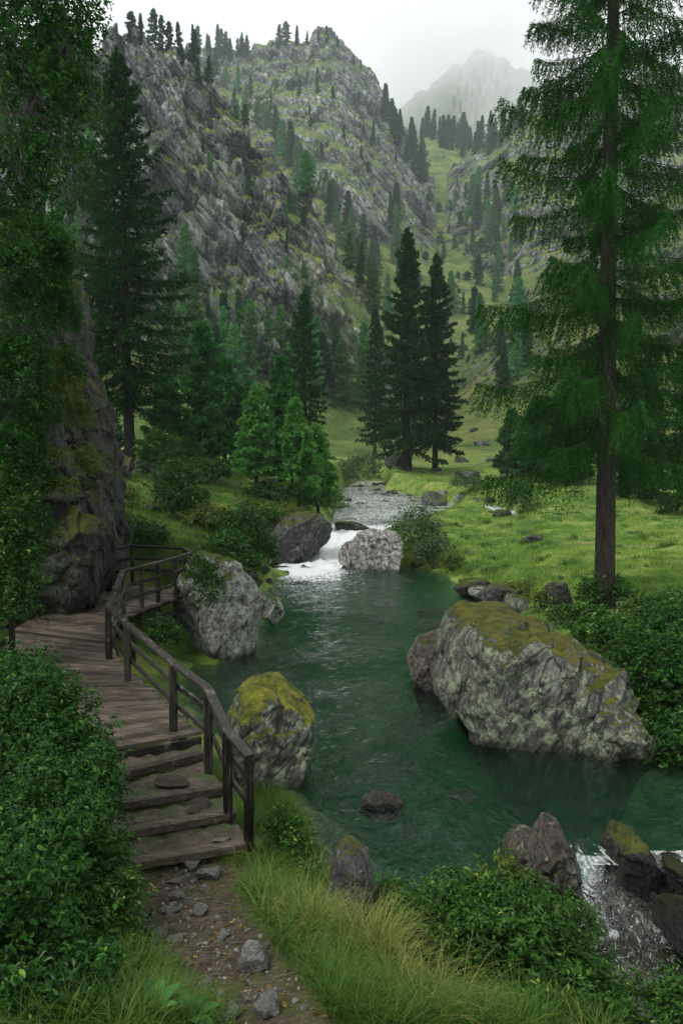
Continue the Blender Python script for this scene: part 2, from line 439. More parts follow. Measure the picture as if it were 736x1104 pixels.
ctrl = [(0, 0, 2.9), (-5, 0, 3.2), (5, 0, 2.4), (-14, 0, 4), (14, 0, 2.5), (0, -8, 4), (-14, -8, 5), (14, -8, 4), (-2.4, 4.5, 1.7), (-5, 5, 1.9), (-8, 8, 1.8), (-6.5, 10, 1.5), (-9, 14, 1.9), (-12, 20, 3), (-16, 24, 4), (-22, 30, 6), (-25, 45, 8),
        (-3.4, 9.3, .75), (-1.5, 8.0, .62), (-1.6, 6.5, 1.0), (0.2, 8.2, .42), (.2, 6.6, .85), (1.6, 8.0, .2), (1.5, 6.5, .45), (2.6, 7.2, -.2), (4.6, 8.0, -.7), (6.5, 7.5, .2), (7.5, 10, .5),
        (-4.2, 12, .35), (-4.6, 15, .5), (-6.3, 17.5, .9), (-4.2, 20, .3), (-6.5, 21.5, 1.3), (-3.6, 22.5, 1.0), (-3.2, 25, 1.2), (14, 13, .6), (18, 12, 1.0), (9.5, 17, .7), (13, 20, 1.0)]
for x, y, z in [(650, 655, .95), (600, 600, 1.0), (700, 560, 1.6), (500, 580, .95), (470, 603, .6), (560, 530, 3.0), (640, 540, 2.4), (440, 513, 4.1), (500, 520, 3.4), (300, 541, 3.0), (230, 560, 2.6), (150, 563, 2.8), (180, 585, 2.3), (250, 600, 1.5), (150, 605, 1.8), (320, 562, 2.0), (345, 548, 2.4), (620, 640, .8), (725, 700, 1.0), (736, 640, 1.2)]:
    p = G(x, y, z); ctrl.append((p[0], p[1], z))
for x, y, Y in [(140, 506, 50), (700, 522, 75), (800, 505, 80), (620, 492, 100), (540, 500, 100), (380, 500, 100), (300, 498, 82), (200, 492, 72), (60, 495, 60), (-150, 470, 80), (450, 478, 135), (650, 462, 130), (250, 466, 130), (100, 455, 120), (-100, 420, 130), (850, 450, 130), (550, 470, 130)]:
    p = A(x, y, Y); ctrl.append(tuple(p))
ctrl = np.array(ctrl, float)
def tps(r): return np.where(r > 1e-9, r * r * np.log(np.maximum(r, 1e-9)), 0)
_n = len(ctrl)
_K = tps(np.hypot(ctrl[:, None, 0] - ctrl[None, :, 0], ctrl[:, None, 1] - ctrl[None, :, 1])) + np.eye(_n) * 1.5
_P = np.c_[np.ones(_n), ctrl[:, :2]]
_sol = np.linalg.solve(np.block([[_K, _P], [_P.T, np.zeros((3, 3))]]), np.r_[ctrl[:, 2], 0, 0, 0])
def near_z(X, Y):
    z = _sol[_n] + _sol[_n + 1] * X + _sol[_n + 2] * Y
    for k in range(_n):
        z = z + _sol[k] * tps(np.hypot(X - ctrl[k, 0], Y - ctrl[k, 1]))
    return z

FY = [100, 150, 210, 360, 600, 830, 900, 1000, 1150, 2200]
FLOOR = {-200: [470, 440, 410, 360, 300, 220, 215, 240, 270, 330], 200: [492, 462, 425, 380, 300, 220, 200, 220, 260, 330], 380: [505, 468, 430, 345, 262, 185, 180, 200, 250, 330],
         470: [506, 466, 424, 325, 228, 152, 140, 170, 240, 330], 560: [500, 455, 415, 335, 262, 190, 165, 190, 250, 330], 900: [480, 440, 400, 330, 250, 190, 180, 200, 260, 330]}
FC = np.array(list(FLOOR), float); FT = np.array([slope(v) for v in FLOOR.values()])
def floor_z(c, Y):
    kY = np.interp(Y, FY, np.arange(len(FY)))
    kc = np.interp(c, FC, np.arange(len(FC)))
    i = np.clip(kc.astype(int), 0, len(FC) - 2); j = np.clip(kY.astype(int), 0, len(FY) - 2)
    a, b = kc - i, kY - j
    a = a * a * (3 - 2 * a)
    s = (FT[i, j] * (1 - a) + FT[i + 1, j] * a) * (1 - b) + (FT[i, j + 1] * (1 - a) + FT[i + 1, j + 1] * a) * b
    return CZ + s * Y
LAYERS = [  # crest (px, py), crest distance, foot distance, profile power, far slope, rockiness
    dict(c=[(-400, 20), (-60, 45), (40, 60), (95, 52), (112, 47), (140, 41), (186, 45), (203, 58), (220, 80), (236, 101), (266, 141), (300, 166), (322, 198), (342, 226), (365, 266), (386, 302), (405, 345), (425, 400), (450, 470), (520, 540)], Yc=[(-400, 250), (100, 225), (200, 225), (300, 205), (400, 190)], Y0=[(-400, 120), (100, 120), (200, 125), (300, 135), (400, 150)], p=1.15, back=1.0, rock=1.0),
    dict(c=[(-400, 60), (100, 70), (150, 66), (192, 56), (215, 50), (268, 50), (282, 48), (300, 45), (330, 44), (346, 38), (356, 37), (368, 46), (386, 66), (402, 86), (414, 104), (428, 128), (445, 155), (458, 178), (470, 215), (490, 280), (540, 400)], Yc=[(-400, 780), (200, 780), (350, 740), (460, 690)], Y0=[(-400, 330), (250, 330), (380, 340), (460, 420)], p=1.0, back=1.0, rock=0.85),
    dict(c=[(380, 420), (430, 330), (470, 215), (484, 178), (500, 163), (520, 150), (540, 136), (562, 122), (590, 110), (640, 90), (736, 70), (1100, 40)], Yc=[(450, 720), (560, 730), (736, 740), (1100, 760)], Y0=[(450, 520), (520, 420), (600, 350), (1100, 300)], p=1.0, back=1.0, rock=0.9),
    dict(c=[(440, 470), (480, 420), (510, 372), (540, 340), (570, 310), (620, 260), (736, 190), (1100, 80)], Yc=[(440, 200), (540, 225), (736, 260), (1100, 280)], Y0=[(440, 140), (600, 130), (1100, 120)], p=1.1, back=.45, rock=0.5)]
PEAK = [dict(c=[(300, 330), (390, 190), (415, 132), (434, 112), (452, 98), (470, 84), (488, 68), (506, 59), (520, 56), (534, 60), (552, 72), (575, 88), (620, 120), (700, 170), (900, 260)], Yc=[(300, 1400), (900, 1450)], Y0=[(300, 1000), (900, 1000)], p=1.0, back=.9, rock=0.55)]
def far_z(u, Y, layers):
    c = 368 + FPX * u
    z = floor_z(c, Y)
    rock = np.zeros_like(z); lay = np.full(z.shape, -1)
    for k, L in enumerate(layers):
        cx, cyy = np.array(L['c'], float).T
        Yc = np.interp(c, *np.array(L['Yc'], float).T); Y0 = np.interp(c, *np.array(L['Y0'], float).T)
        s = np.interp(c, cx, slope(cyy))
        wob = fbm(np.stack([c / 9, c * 0 + k * 7.7, c * 0], -1), 4, 50 + k) * (0.004 if layers is LAYERS else .007)
        zc = CZ + (s + wob) * Yc
        zf = floor_z(c, Y0)
        t = np.clip((Y - Y0) / (Yc - Y0), 0, 1)
        zl = np.where(Y <= Yc, zf + (zc - zf) * t ** L['p'], zc - (Y - Yc) * L['back'])
        zl = np.where(Y < Y0, zf - (Y0 - Y) * .6, zl)
        over = smooth(-1.0, 8.0, zl - z) * L['rock'] * smooth(*((.01, .1) if k == 2 else (.06, .3)), t)
        if k == 0 and layers is LAYERS: over = over * (1 - .42 * smooth(260, 320, c))
        rock = np.where(zl > z, over, rock)
        lay = np.where(zl > z, k, lay)
        z = np.maximum(z, zl)
    return z, rock, lay
def land(u, Y, layers=LAYERS):
    X = u * Y
    zn = near_z(X, np.minimum(Y, 140.0))
    zf, rock, lay = far_z(u, Y, layers)
    k = smooth(92, 125, Y)
    z = zn * (1 - k) + zf * k
    rock = rock * k
    nearw = 1 - smooth(60, 120, Y)
    P = np.stack([X, Y, X * 0], -1)
    z = z + nearw * ((0.16 + .16 * smooth(22, 30, Y)) * fbm(P / 2.6, 4, 3) + 0.55 * fbm(P / 7.0, 4, 5) * smooth(24, 45, Y))
    z = z + (1 - nearw) * 1.2 * fbm(P / 14, 4, 8)
    # pool, stream beds, trodden path, the ground under the boardwalk
    sdp = poly_sd(X, Y, POOL) + 0.35 * fbm(P / 1.3, 3, 11)
    sill = 1 - smooth(1.2, 2.6, line_d(X, Y, LOWER[:3])[0])
    zb = np.maximum(z, 0.14) * (1 - sill) - .45 * sill
    deep = 0.35 + 1.75 * smooth(0, 3.2 - 1.9 * (X > 2) * (Y < 15), -sdp) 
    shallow = smooth(3.0, 6.5, X) * smooth(19, 25, Y)
    deep = deep * (1 - .62 * shallow)
    z_out = zb * smooth(-0.1, 1.6, sdp) + 0.0
    z_in = -deep * smooth(0.0, 0.9, -sdp)
    near_ok = Y < 50
    z = np.where(near_ok, np.where(sdp > 0, z_out, z_in), z)
    for L, dep, lift in ((UPPER, .32, .22), (SIDE, .18, .1), (LOWER, .28, .0)):
        d, v, hw = line_d(X, Y, L)
        d = d + .35 * fbm(P / 1.7, 3, 21)
        kk = smooth(0.0, 1.6, d - hw)
        bed = v - dep * (1 - smooth(-.9, .25, d - hw)) + lift * smooth(-.1, .6, d - hw)
        near_l = (d - hw < 1.6) & ((sdp > -0.3) | (L is SIDE))
        z = np.where(near_l, bed * (1 - kk) + z * kk, z)
    d, v, hw = line_d(X, Y, PATH)
    pk = 1 - smooth(-.25, .35, d - hw + .25 * fbm(P / .5, 3, 31))
    z = np.where(d < hw + .8, z * (1 - .8 * pk) + v * .8 * pk, z)
    d2, v2, hw2 = line_d(X, Y, WALK)
    wk = (1 - smooth(0, .8, d2 - hw2)) * (sdp > .1)
    z = np.where(wk > 0, np.minimum(z, z * (1 - wk) + v2 * wk), z)
    d3, _, _ = line_d(X, Y, TRAIL)
    tk = 1 - smooth(.05, .4, d3 + .1 * fbm(P / .9, 2, 33))
    return X, z, rock, lay, np.maximum(pk, tk * .8), sdp

uu = np.concatenate([np.linspace(-1.0, -.47, 44, endpoint=False), np.linspace(-.47, .47, 560), np.linspace(.47, 1.0, 45)[1:]])
YN = np.concatenate([np.geomspace(2.0, 16, 190, endpoint=False), np.geomspace(16, 104, 300)])
YF = np.concatenate([np.linspace(104, 265, 330, endpoint=False), np.linspace(265, 800, 400, endpoint=False), np.linspace(800, 930, 50)])

def ground_mat():
    g = Mt('terrain')
    pos = g.n('NewGeometry', out=0)
    nzr = g.n('SeparateXYZ', {0: g.n('NewGeometry', out=1)}, out=2)
    path, bed, rk, sh = g.attr('path'), g.attr('bed'), g.attr('rock'), g.attr('shaded_floor')
    nb, nm, ns = g.noise(pos, .09, 6, .6), g.noise(pos, .7, 6, .62), g.noise(pos, 7, 5, .65)
    gr = g.ramp(g.math('ADD', g.math('MULTIPLY', nm, .6), g.math('MULTIPLY', nb, .4)), [(.38, (.035, .075, .02)), (.46, (.09, .15, .03)), (.55, (.16, .22, .05)), (.63, (.24, .23, .075))])
    gr = g.mix(.55, gr, g.ramp(ns, [(.3, (.5, .5, .5)), (.7, (1.45, 1.4, 1.3))]), 'MULTIPLY')
    wood = g.ramp(nm, [(.35, (.028, .05, .014)), (.5, (.07, .1, .02)), (.65, (.1, .09, .03))])  # woodland floor colour, darkened for the shade under growth
    gr = g.mix(sh, gr, g.mix(.5, wood, g.ramp(ns, [(.3, (.4, .4, .4)), (.7, (1.5, 1.5, 1.4))]), 'MULTIPLY'))  # woodland floor colour, with the shade under growth painted into it
    # mountain rock
    st = g.smap(pos, (.30, .30, .055), (0.2, 0.64, 0.1))
    st2 = g.smap(pos, (.8, .8, .15), (0.3, 0.75, -0.15))
    r1, r2 = g.noise(st, 1.4, 8, .68, .5), g.noise(st2, 1.2, 7, .7, .5)
    r3 = g.noise(pos, .03, 4, .6)
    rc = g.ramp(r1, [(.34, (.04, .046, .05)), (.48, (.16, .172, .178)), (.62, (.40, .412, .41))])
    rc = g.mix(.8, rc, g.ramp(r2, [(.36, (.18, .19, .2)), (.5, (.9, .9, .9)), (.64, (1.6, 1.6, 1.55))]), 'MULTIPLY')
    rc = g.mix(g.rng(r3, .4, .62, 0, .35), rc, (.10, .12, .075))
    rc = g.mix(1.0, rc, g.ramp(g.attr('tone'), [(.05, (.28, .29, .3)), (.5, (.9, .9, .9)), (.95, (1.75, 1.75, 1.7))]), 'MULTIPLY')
    rv = g.n('TexVoronoi', {'Vector': g.smap(pos, (.22, .22, .06), (.25, .64, .1)), 'Scale': 1.0, 'Randomness': 1.0}, feature='DISTANCE_TO_EDGE')
    rc = g.mix(g.rng(rv, 0, .05, .7, 0), rc, (.012, .014, .014))
    gz = g.math('ADD', nzr, g.math('MULTIPLY', g.math('SUBTRACT', g.noise(pos, .05, 9, .66), .5), 1.35))
    grassy = g.rng(gz, .56, .63)
    rockm = g.math('MULTIPLY', g.rng(g.math('ADD', rk, g.math('MULTIPLY', g.math('SUBTRACT', r3, .5), .9)), .35, .6), g.math('SUBTRACT', 1.0, grassy))
    scat = g.math('MULTIPLY', g.rng(g.noise(pos, .16, 8, .75), .60, .66), g.attr('scree'))
    rockm = g.math('MAXIMUM', rockm, scat)
    alp = g.ramp(g.noise(pos, .06, 7, .65), [(.35, (.07, .13, .04)), (.5, (.17, .25, .065)), (.65, (.29, .31, .10))])
    alp = g.mix(.6, alp, g.ramp(g.noise(pos, .55, 6, .7), [(.3, (.45, .5, .5)), (.7, (1.4, 1.35, 1.2))]), 'MULTIPLY')
    col = g.mix(g.attr('far'), gr, alp)
    col = g.mix(rockm, col, rc)
    dirt = g.ramp(g.noise(pos, 9, 8, .7), [(.3, (.022, .016, .011)), (.5, (.06, .045, .032)), (.7, (.12, .10, .075))])
    dirt = g.mix(g.rng(g.noise(pos, 2.2, 5, .6), .5, .66, 0, .7), dirt, (.05, .07, .02))
    col = g.mix(path, col, dirt)
    bv = g.n('TexVoronoi', {'Vector': pos, 'Scale': 2.4, 'Randomness': 1.0}, out=1, feature='F1')
    bedc = g.mix(.6, g.ramp(g.noise(pos, 1.2, 6, .65), [(.3, (.015, .035, .02)), (.5, (.05, .075, .04)), (.7, (.15, .15, .075))]), g.ramp(g.n('SeparateXYZ', {0: bv}), [(0, (.5, .5, .5)), (1, (1.4, 1.35, 1.2))]), 'MULTIPLY')
    col = g.mix(bed, col, bedc)
    col = g.mix(g.attr('wetrock'), col, g.ramp(g.noise(pos, 3.5, 7, .7), [(.35, (.012, .010, .008)), (.55, (.045, .038, .028)), (.7, (.11, .095, .07))]))
    hgt = g.math('ADD', g.math('MULTIPLY', ns, .25), g.math('MULTIPLY', g.noise(pos, 28, 4, .7), .1))
    n1 = g.bump(hgt, .7, .25)
    rb = g.math('ADD', g.math('MULTIPLY', r1, 2.0), g.math('ADD', r2, g.math('MULTIPLY', g.rng(rv, 0, .08), .5)))
    n2 = g.bump(rb, g.math('MULTIPLY', g.attr('far'), 1.0), 2.2, n1)
    return g.done(g.surf(col, g.mix(path, (.85, .85, .85), (.6, .6, .6)), n2, .08))
M['terrain'] = ground_mat()

def build_land(name, Yv, layers=LAYERS):
    U, YY = np.meshgrid(uu, Yv, indexing='xy')
    X, Z, rock, lay, path, sdp = land(U, YY, layers)
    P = np.stack([X, YY, Z], -1).astype(np.float32)
    m = rock > .02
    tone = np.full(rock.shape, .5)
    if m.any():
        q = P[m]
        al = np.array([.55, -.25, -.8]); al /= np.linalg.norm(al)
        b = np.cross(al, [0, 1, 0]); b /= np.linalg.norm(b); cdir = np.cross(al, b)
        q = q + 5 * np.stack([fbm(q / 30, 2, 61), fbm(q / 30, 2, 62), fbm(q / 30, 2, 63)], -1)
        loc = np.stack([q @ al, q @ b, q @ cdir], -1)
        s = np.where(q[:, 1] > 330, 2.3, 1.0)[:, None]
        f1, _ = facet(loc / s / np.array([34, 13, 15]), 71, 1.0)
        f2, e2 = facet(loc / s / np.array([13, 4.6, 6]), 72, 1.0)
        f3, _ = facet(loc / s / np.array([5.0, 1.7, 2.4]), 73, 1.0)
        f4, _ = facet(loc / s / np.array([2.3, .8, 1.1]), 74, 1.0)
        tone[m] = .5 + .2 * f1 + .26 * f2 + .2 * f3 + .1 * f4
        h = ((.55 * f4 + 4.6 * f1 + 3.0 * f2 + 1.3 * f3 - .6 * (e2 < .08))) * s[:, 0] ** .4 * rock[m]
        top = 1 - .55 * smooth(.9, 1.0, rock[m]) * 0
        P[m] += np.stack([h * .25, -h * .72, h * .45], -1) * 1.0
    far = smooth(90, 130, YY)
    bed = smooth(-.05, .35, -sdp) * (YY < 50)
    for L in (UPPER, SIDE, LOWER):
        d, v, hw = line_d(X, YY, L)
        bed = np.maximum(bed, 1 - smooth(-.1 + (L is LOWER) * .5, .35 + (L is LOWER) * .8, d - hw + .3 * fbm(np.stack([X, YY, X * 0], -1), 2, 41)))
    c = 368 + FPX * U
    wood = smooth(-2.0, -4.5, X + 0.06 * YY) * smooth(16, 24, YY) * (1 - smooth(56, 75, YY)) * .9  # mask: woodland floor tint that also darkens the ground where shade falls
    wood = np.maximum(wood, smooth(7.5, 9, X) * (1 - smooth(17, 22, YY)))  # same mask: floor tint and painted shade on the right
    wood = np.maximum(wood, 1 - smooth(11, 15, YY))  # same mask: floor tint and painted shade in the foreground
    scree = smooth(110, 150, YY) * (1 - .8 * smooth(0, 3, fbm(P / 60, 2, 43) * 10))
    nr, nc = U.shape
    i = (np.arange(nr - 1)[:, None] * nc + np.arange(nc - 1)[None]).ravel()
    F = np.stack([i, i + 1, i + nc + 1, i + nc], -1)
    at = dict(path=path, bed=bed, rock=rock, far=far, shaded_floor=wood, scree=scree, tone=tone, wetrock=1 - smooth(.9, 2.2, line_d(X, YY, LOWER)[0] + .5 * fbm(P / .8, 2, 47)))
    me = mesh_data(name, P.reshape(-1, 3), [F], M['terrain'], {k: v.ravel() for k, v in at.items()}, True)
    return tag(link(name, me), kind='structure')
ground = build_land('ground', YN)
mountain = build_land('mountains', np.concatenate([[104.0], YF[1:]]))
peak = build_land('misty_peak', np.linspace(970, 1550, 220), PEAK)
bpy.context.view_layer.update()
def hit(px, py):                                # first land under this line of sight
    d = Vector(ray(px, py)); best = None
    for o in (ground, mountain, peak):
        ok, loc, n, _ = o.ray_cast(Vector((0, 0, CZ)), d)
        if ok and (best is None or loc.y < best.y): best = loc
    return np.array(best) if best is not None else None
def gz(x, y):
    for o in (ground, mountain):
        ok, loc, n, _ = o.ray_cast(Vector((x, y, 900)), Vector((0, 0, -1)))
        if ok: return loc.z
    return 0.0

# ------------------------------------------------------------------ water
def water_mat(name, foam_attr=False, tint=(.62, .86, .74), ripple=1.0, absorb=0):
    g = Mt(name)
    pos = g.n('NewGeometry', out=0)
    wv = g.map(pos, (1.0, .55, 1.0), (0, 0, -.35))
    a = g.noise(wv, 1.1, 3, .5, .6)
    b = g.noise(wv, 4.2, 4, .6, .5)
    c = g.noise(wv, 14, 3, .6, .3)
    calm = g.rng(g.noise(pos, .22, 3, .5), .35, .65, .45, 1.25)
    h = g.math('ADD', g.math('ADD', g.math('MULTIPLY', a, .78), g.math('MULTIPLY', b, .42)), g.math('MULTIPLY', c, .16))
    nrm = g.bump(h, g.math('MULTIPLY', calm, .8 * ripple), .24)
    fr = g.n('Fresnel', {'IOR': 1.34, 'Normal': nrm})
    gl = g.n('BsdfGlossy', {'Color': (1, 1, 1), 'Roughness': .02, 'Normal': nrm})
    tr = g.n('BsdfTransparent', {'Color': tint})
    sh = g.n('MixShader', {0: g.math('MULTIPLY', fr, .88), 1: tr, 2: gl})
    if foam_attr:
        f = g.attr('foam')
        fl = g.map(pos, (2.6, .9, 2.0), (0, 0, -.3))
        nn = g.math('ADD', g.noise(fl, 3.0, 6, .7, 1.2), g.math('MULTIPLY', g.noise(pos, 14, 3, .6), .22))
        nn = g.math('MULTIPLY_ADD', nn, 1.7, -.42)
        k = g.rng(g.math('ADD', g.math('SUBTRACT', f, 1.0), nn), -.12, .30)
        k = g.math('MULTIPLY', k, g.rng(f, 0.02, .25))
        fo = g.surf((.82, .86, .86), .6, g.bump(nn, .6, .1))
        tl = g.n('MixShader', {0: .25, 1: fo, 2: g.n('BsdfTranslucent', {'Color': (.8, .86, .86)})})
        sh = g.n('MixShader', {0: k, 1: sh, 2: tl})
    return g.done(sh, g.n('AddShader', {0: g.n('VolumeAbsorption', {'Color': (.05, .72, .45), 'Density': absorb}), 1: g.n('VolumeScatter', {'Color': (.01, .30, .16), 'Density': absorb * .11})}) if absorb else None)
M['water'] = water_mat('pool_water', True, (.93, .98, .96), 1.0, .75)
M['stream'] = water_mat('stream_water', True, (.8, .9, .84), 1.5)

def pool_surface():
    xs = np.arange(POOL[:, 0].min() - 1.2, POOL[:, 0].max() + .6, .12)
    ys = np.arange(POOL[:, 1].min() - 1.2, POOL[:, 1].max() + 1.0, .16)
    X, Y = np.meshgrid(xs, ys)
    P = np.stack([X * 1.0, Y * .6, X * 0], -1)
    Z = .018 * fbm(P / .8, 3, 81) + .008 * vnoise(P / .22, 82)
    sd_ = poly_sd(X, Y, POOL)
    ft = G(330, 613, 0)
    d = np.hypot((X - ft[0]) * .9, (Y - ft[1]) * .55 + .3)
    foam = .9 * (1 - smooth(.0, 3.4, d * (1 + .35 * fbm(P / 1.1, 3, 85)))) 
    d2 = np.hypot((X - ft[0] - .3) * .55, (Y - ft[1] + 4) * .25)
    foam = np.maximum(foam, .27 * (1 - smooth(.5, 3.0, d2)))
    Z = Z + .12 * np.maximum(foam - .4, 0) * (1 + fbm(P / .35, 3, 84))
    lo = G(645, 932, 0)
    d3 = np.hypot(X - lo[0], (Y - lo[1]) * .8)
    foam = np.maximum(foam, .45 * (1 - smooth(.1, .8, d3)))
    dl = line_d(X, Y, LOWER)[0]
    keep = (sd_ < 1.2) & ~((sd_ > .12) & (dl < 3.2))
    nr, nc = X.shape
    i = (np.arange(nr - 1)[:, None] * nc + np.arange(nc - 1)[None])
    kq = keep[:-1, :-1] & keep[1:, 1:] & keep[:-1, 1:] & keep[1:, :-1]
    i = i[kq]
    F = np.stack([i, i + 1, i + nc + 1, i + nc], -1)
    used = np.unique(F); rm = np.full(X.size, -1); rm[used] = np.arange(len(used))
    V = np.stack([X, Y, Z], -1).reshape(-1, 3)[used]
    tag(link('pool_water', mesh_data('pool_water', V, [rm[F]], M['water'], {'foam': foam.ravel()[used]}, True)), kind='structure')
pool_surface()
def stream_surface(name, L, foamf, n=120, m=26, rough=.05, widen=.35, bumps=.0, seed=0):
    L = np.asarray(L, float)
    s = np.r_[0, np.cumsum(np.linalg.norm(np.diff(L[:, :2], axis=0), axis=1))]
    t = np.linspace(0, s[-1], n)
    C = np.stack([np.interp(t, s, L[:, k]) for k in range(4)], -1)
    for _ in range(6):
        C[1:-1] = (C[:-2] + 2 * C[1:-1] + C[2:]) / 4
    d = np.gradient(C[:, :2], axis=0); d /= np.linalg.norm(d, axis=1, keepdims=True)
    nr = np.stack([-d[:, 1], d[:, 0]], -1)
    w_ = np.linspace(-1, 1, m)
    XY = C[:, None, :2] + nr[:, None] * (w_[None, :, None] * (C[:, 3] + widen)[:, None, None])
    P = np.concatenate([XY, XY[..., :1] * 0], -1)
    Z = C[:, None, 2] + rough * fbm(P * np.array([1.2, .7, 1]) / .8, 4, 90 + seed) + 0 * w_[None]
    foam = foamf(t / s[-1], w_)
    if bumps: Z = Z + bumps * np.clip(foam, 0, 1) * (fbm(P / .55, 3, 95 + seed) + .25)
    i = (np.arange(n - 1)[:, None] * m + np.arange(m - 1)[None]).ravel()
    F = np.stack([i, i + 1, i + m + 1, i + m], -1)
    tag(link(name, mesh_data(name, np.concatenate([XY, Z[..., None]], -1).reshape(-1, 3), [F], M['stream'], {'foam': np.broadcast_to(foam, Z.shape).ravel()}, True)), kind='structure')
stream_surface('stream_water', UPPER, lambda t, w_: (.74 * (1 - smooth(.16, .27, t)) + .14 * np.exp(-((t - .06) / .04) ** 2) + .33 * smooth(.2, .3, t))[:, None] - .12 * np.abs(w_)[None] ** 3, 220, 40, .08, bumps=.32)
stream_surface('stream_water', SIDE, lambda t, w_: (.45 + 0 * t)[:, None] - .1 * np.abs(w_)[None], 60, 14, .05, seed=3)
stream_surface('rapids_water', LOWER, lambda t, w_: (.06 + .24 * np.exp(-((t - .3) / .12) ** 2) + .1 * np.exp(-((t - .55) / .1) ** 2) - .15 * smooth(.6, .85, t))[:, None] - .15 * np.abs(w_ * .9 + .1)[None], 160, 30, .07, bumps=.18, seed=5)

# ------------------------------------------------------------------ the wet valley air
def box(name, lo, hi, mat, kind):
    x0, y0, z0 = lo; x1, y1, z1 = hi
    V = [(x0, y0, z0), (x1, y0, z0), (x1, y1, z0), (x0, y1, z0), (x0, y0, z1), (x1, y0, z1), (x1, y1, z1), (x0, y1, z1)]
    F = [[0, 3, 2, 1], [4, 5, 6, 7], [0, 1, 5, 4], [1, 2, 6, 5], [2, 3, 7, 6], [3, 0, 4, 7]]
    return tag(link(name, mesh_data(name, V, [F], mat)), kind=kind)
g = Mt('haze_air')
HAZE = 0.00017
g.done(None, g.n('VolumePrincipled', {'Color': (.86, .95, 1.0), 'Density': HAZE, 'Anisotropy': 0.0}))

cl = Mt('cloud_air')
cl.done(None, cl.n('VolumePrincipled', {'Color': (.98, .99, 1.0), 'Density': cl.rng(cl.noise(cl.map(cl.n('NewGeometry', out=0), (1, .6, 1.6)), .0045, 4, .55), .38, .62, .0005, .0050), 'Anisotropy': 0.0}))
# ------------------------------------------------------------------ rocks
def ico(sub):
    bm = bmesh.new()
    bmesh.ops.create_icosphere(bm, subdivisions=sub, radius=1)
    V = np.array([v.co[:] for v in bm.verts]); F = np.array([[v.index for v in f.verts] for f in bm.faces])
    bm.free()
    return V, F
ICO = {k: ico(k) for k in (3, 4, 5, 6, 7)}
def poly_r(P, th):
    """radius of the polygon P (about 0,0) in each direction th"""
    r = np.full(th.shape, 1e-3)
    d = np.stack([np.cos(th), np.sin(th)], -1)
    for i in range(len(P)):
        a, b = P[i], P[(i + 1) % len(P)]
        e = b - a
        den = d[:, 0] * e[1] - d[:, 1] * e[0]
        den = np.where(np.abs(den) < 1e-9, 1e-9, den)
        t = (a[0] * e[1] - a[1] * e[0]) / den
        s = (a[0] * d[:, 1] - a[1] * d[:, 0]) / den
        r = np.where((t > 0) & (s >= -1e-6) & (s <= 1 + 1e-6), np.maximum(r, t), r)
    return r
def rock_mesh(name, outline, Y, thick, seed, mat, sub=5, amp=.10, q=3.2, sink=.35, grain=(1, 1, 1), top_back=0.0, nscale=1.0, cuts=16, freq=1.0, cutd=(.62, .88)):
    P = np.array([A(x, y, Y) for x, y in outline])
    cen = P.mean(0)
    c2 = np.array([(P[:, 0].min() + P[:, 0].max()) / 2, (P[:, 2].min() + P[:, 2].max()) / 2])
    Q = P[:, [0, 2]] - c2
    V, F = ICO[sub]
    n = V
    rho = np.hypot(n[:, 0], n[:, 2])
    k = (rho ** q + np.abs(n[:, 1]) ** q) ** (-1 / q)
    th = np.arctan2(n[:, 2], n[:, 0])
    # soften the corners of the outline a little
    r = sum(poly_r(Q, th + o) * w_ for o, w_ in ((-.07, .25), (0, .5), (.07, .25)))
    W = np.stack([k * rho * r * np.cos(th), k * n[:, 1] * thick, k * rho * r * np.sin(th)], -1)
    rc_ = np.random.default_rng(seed + 1000)
    for _ in range(cuts):
        nv = rc_.normal(size=3) * np.array([1, 1, .75]); nv /= np.linalg.norm(nv)
        pr = W @ nv
        d_ = pr.max() * rc_.uniform(*cutd)
        W = W - np.maximum(pr - d_, 0)[:, None] * nv * .94
    size = float(np.sqrt(np.ptp(Q[:, 0]) * np.ptp(Q[:, 1])))
    W[:, 1] += top_back * np.maximum(W[:, 2], 0)
    rng = np.random.default_rng(seed)
    R_ = np.linalg.qr(rng.normal(size=(3, 3)))[0]
    g_ = (W @ R_) / size / np.array(grain) * freq + seed * 3.1
    f1, e1 = facet(g_ * 2.0, seed, 1.2)
    f2, e2 = facet(g_ * 4.6 + 9, seed + 7, 1.1)
    h = amp * size * (.4 * f1 + .25 * f2 - .12 * (1 - smooth(0, .12, e2)) - .1 + .25 * fbm(g_ * 3, 4, seed) + .1 * fbm(g_ * 13, 4, seed + 3))
    nn = W / (np.linalg.norm(W, axis=1, keepdims=True) + 1e-9)
    W = W + nn * h[:, None]
    for ax, lo_, hi_ in ((0, Q[:, 0].min(), Q[:, 0].max()), (2, Q[:, 1].min(), Q[:, 1].max())):
        a_, b_ = W[:, ax].min(), W[:, ax].max()
        W[:, ax] = lo_ + (W[:, ax] - a_) * (hi_ - lo_) / (b_ - a_)
    W[:, 2] = np.where(W[:, 2] < 0, W[:, 2] * (1 + sink * smooth(0, 1, -W[:, 2] / (np.ptp(Q[:, 1]) / 2))), W[:, 2])
    base = np.array([c2[0], Y + thick * .6, c2[1] + Q[:, 1].min()])
    Wd = W + np.array([c2[0], Y + thick * .6, c2[1]]) - base
    return mesh_data(name, Wd, [F], mat, None, True), base
def rock(name, label, outline, Y, thick, seed, mat='rock', cat='rock', group=None, kind=None, **kw):
    me, base = rock_mesh(name, outline, Y, thick, seed, M[mat], **kw)
    return tag(link(name, me, None, base), label, cat, group, kind)

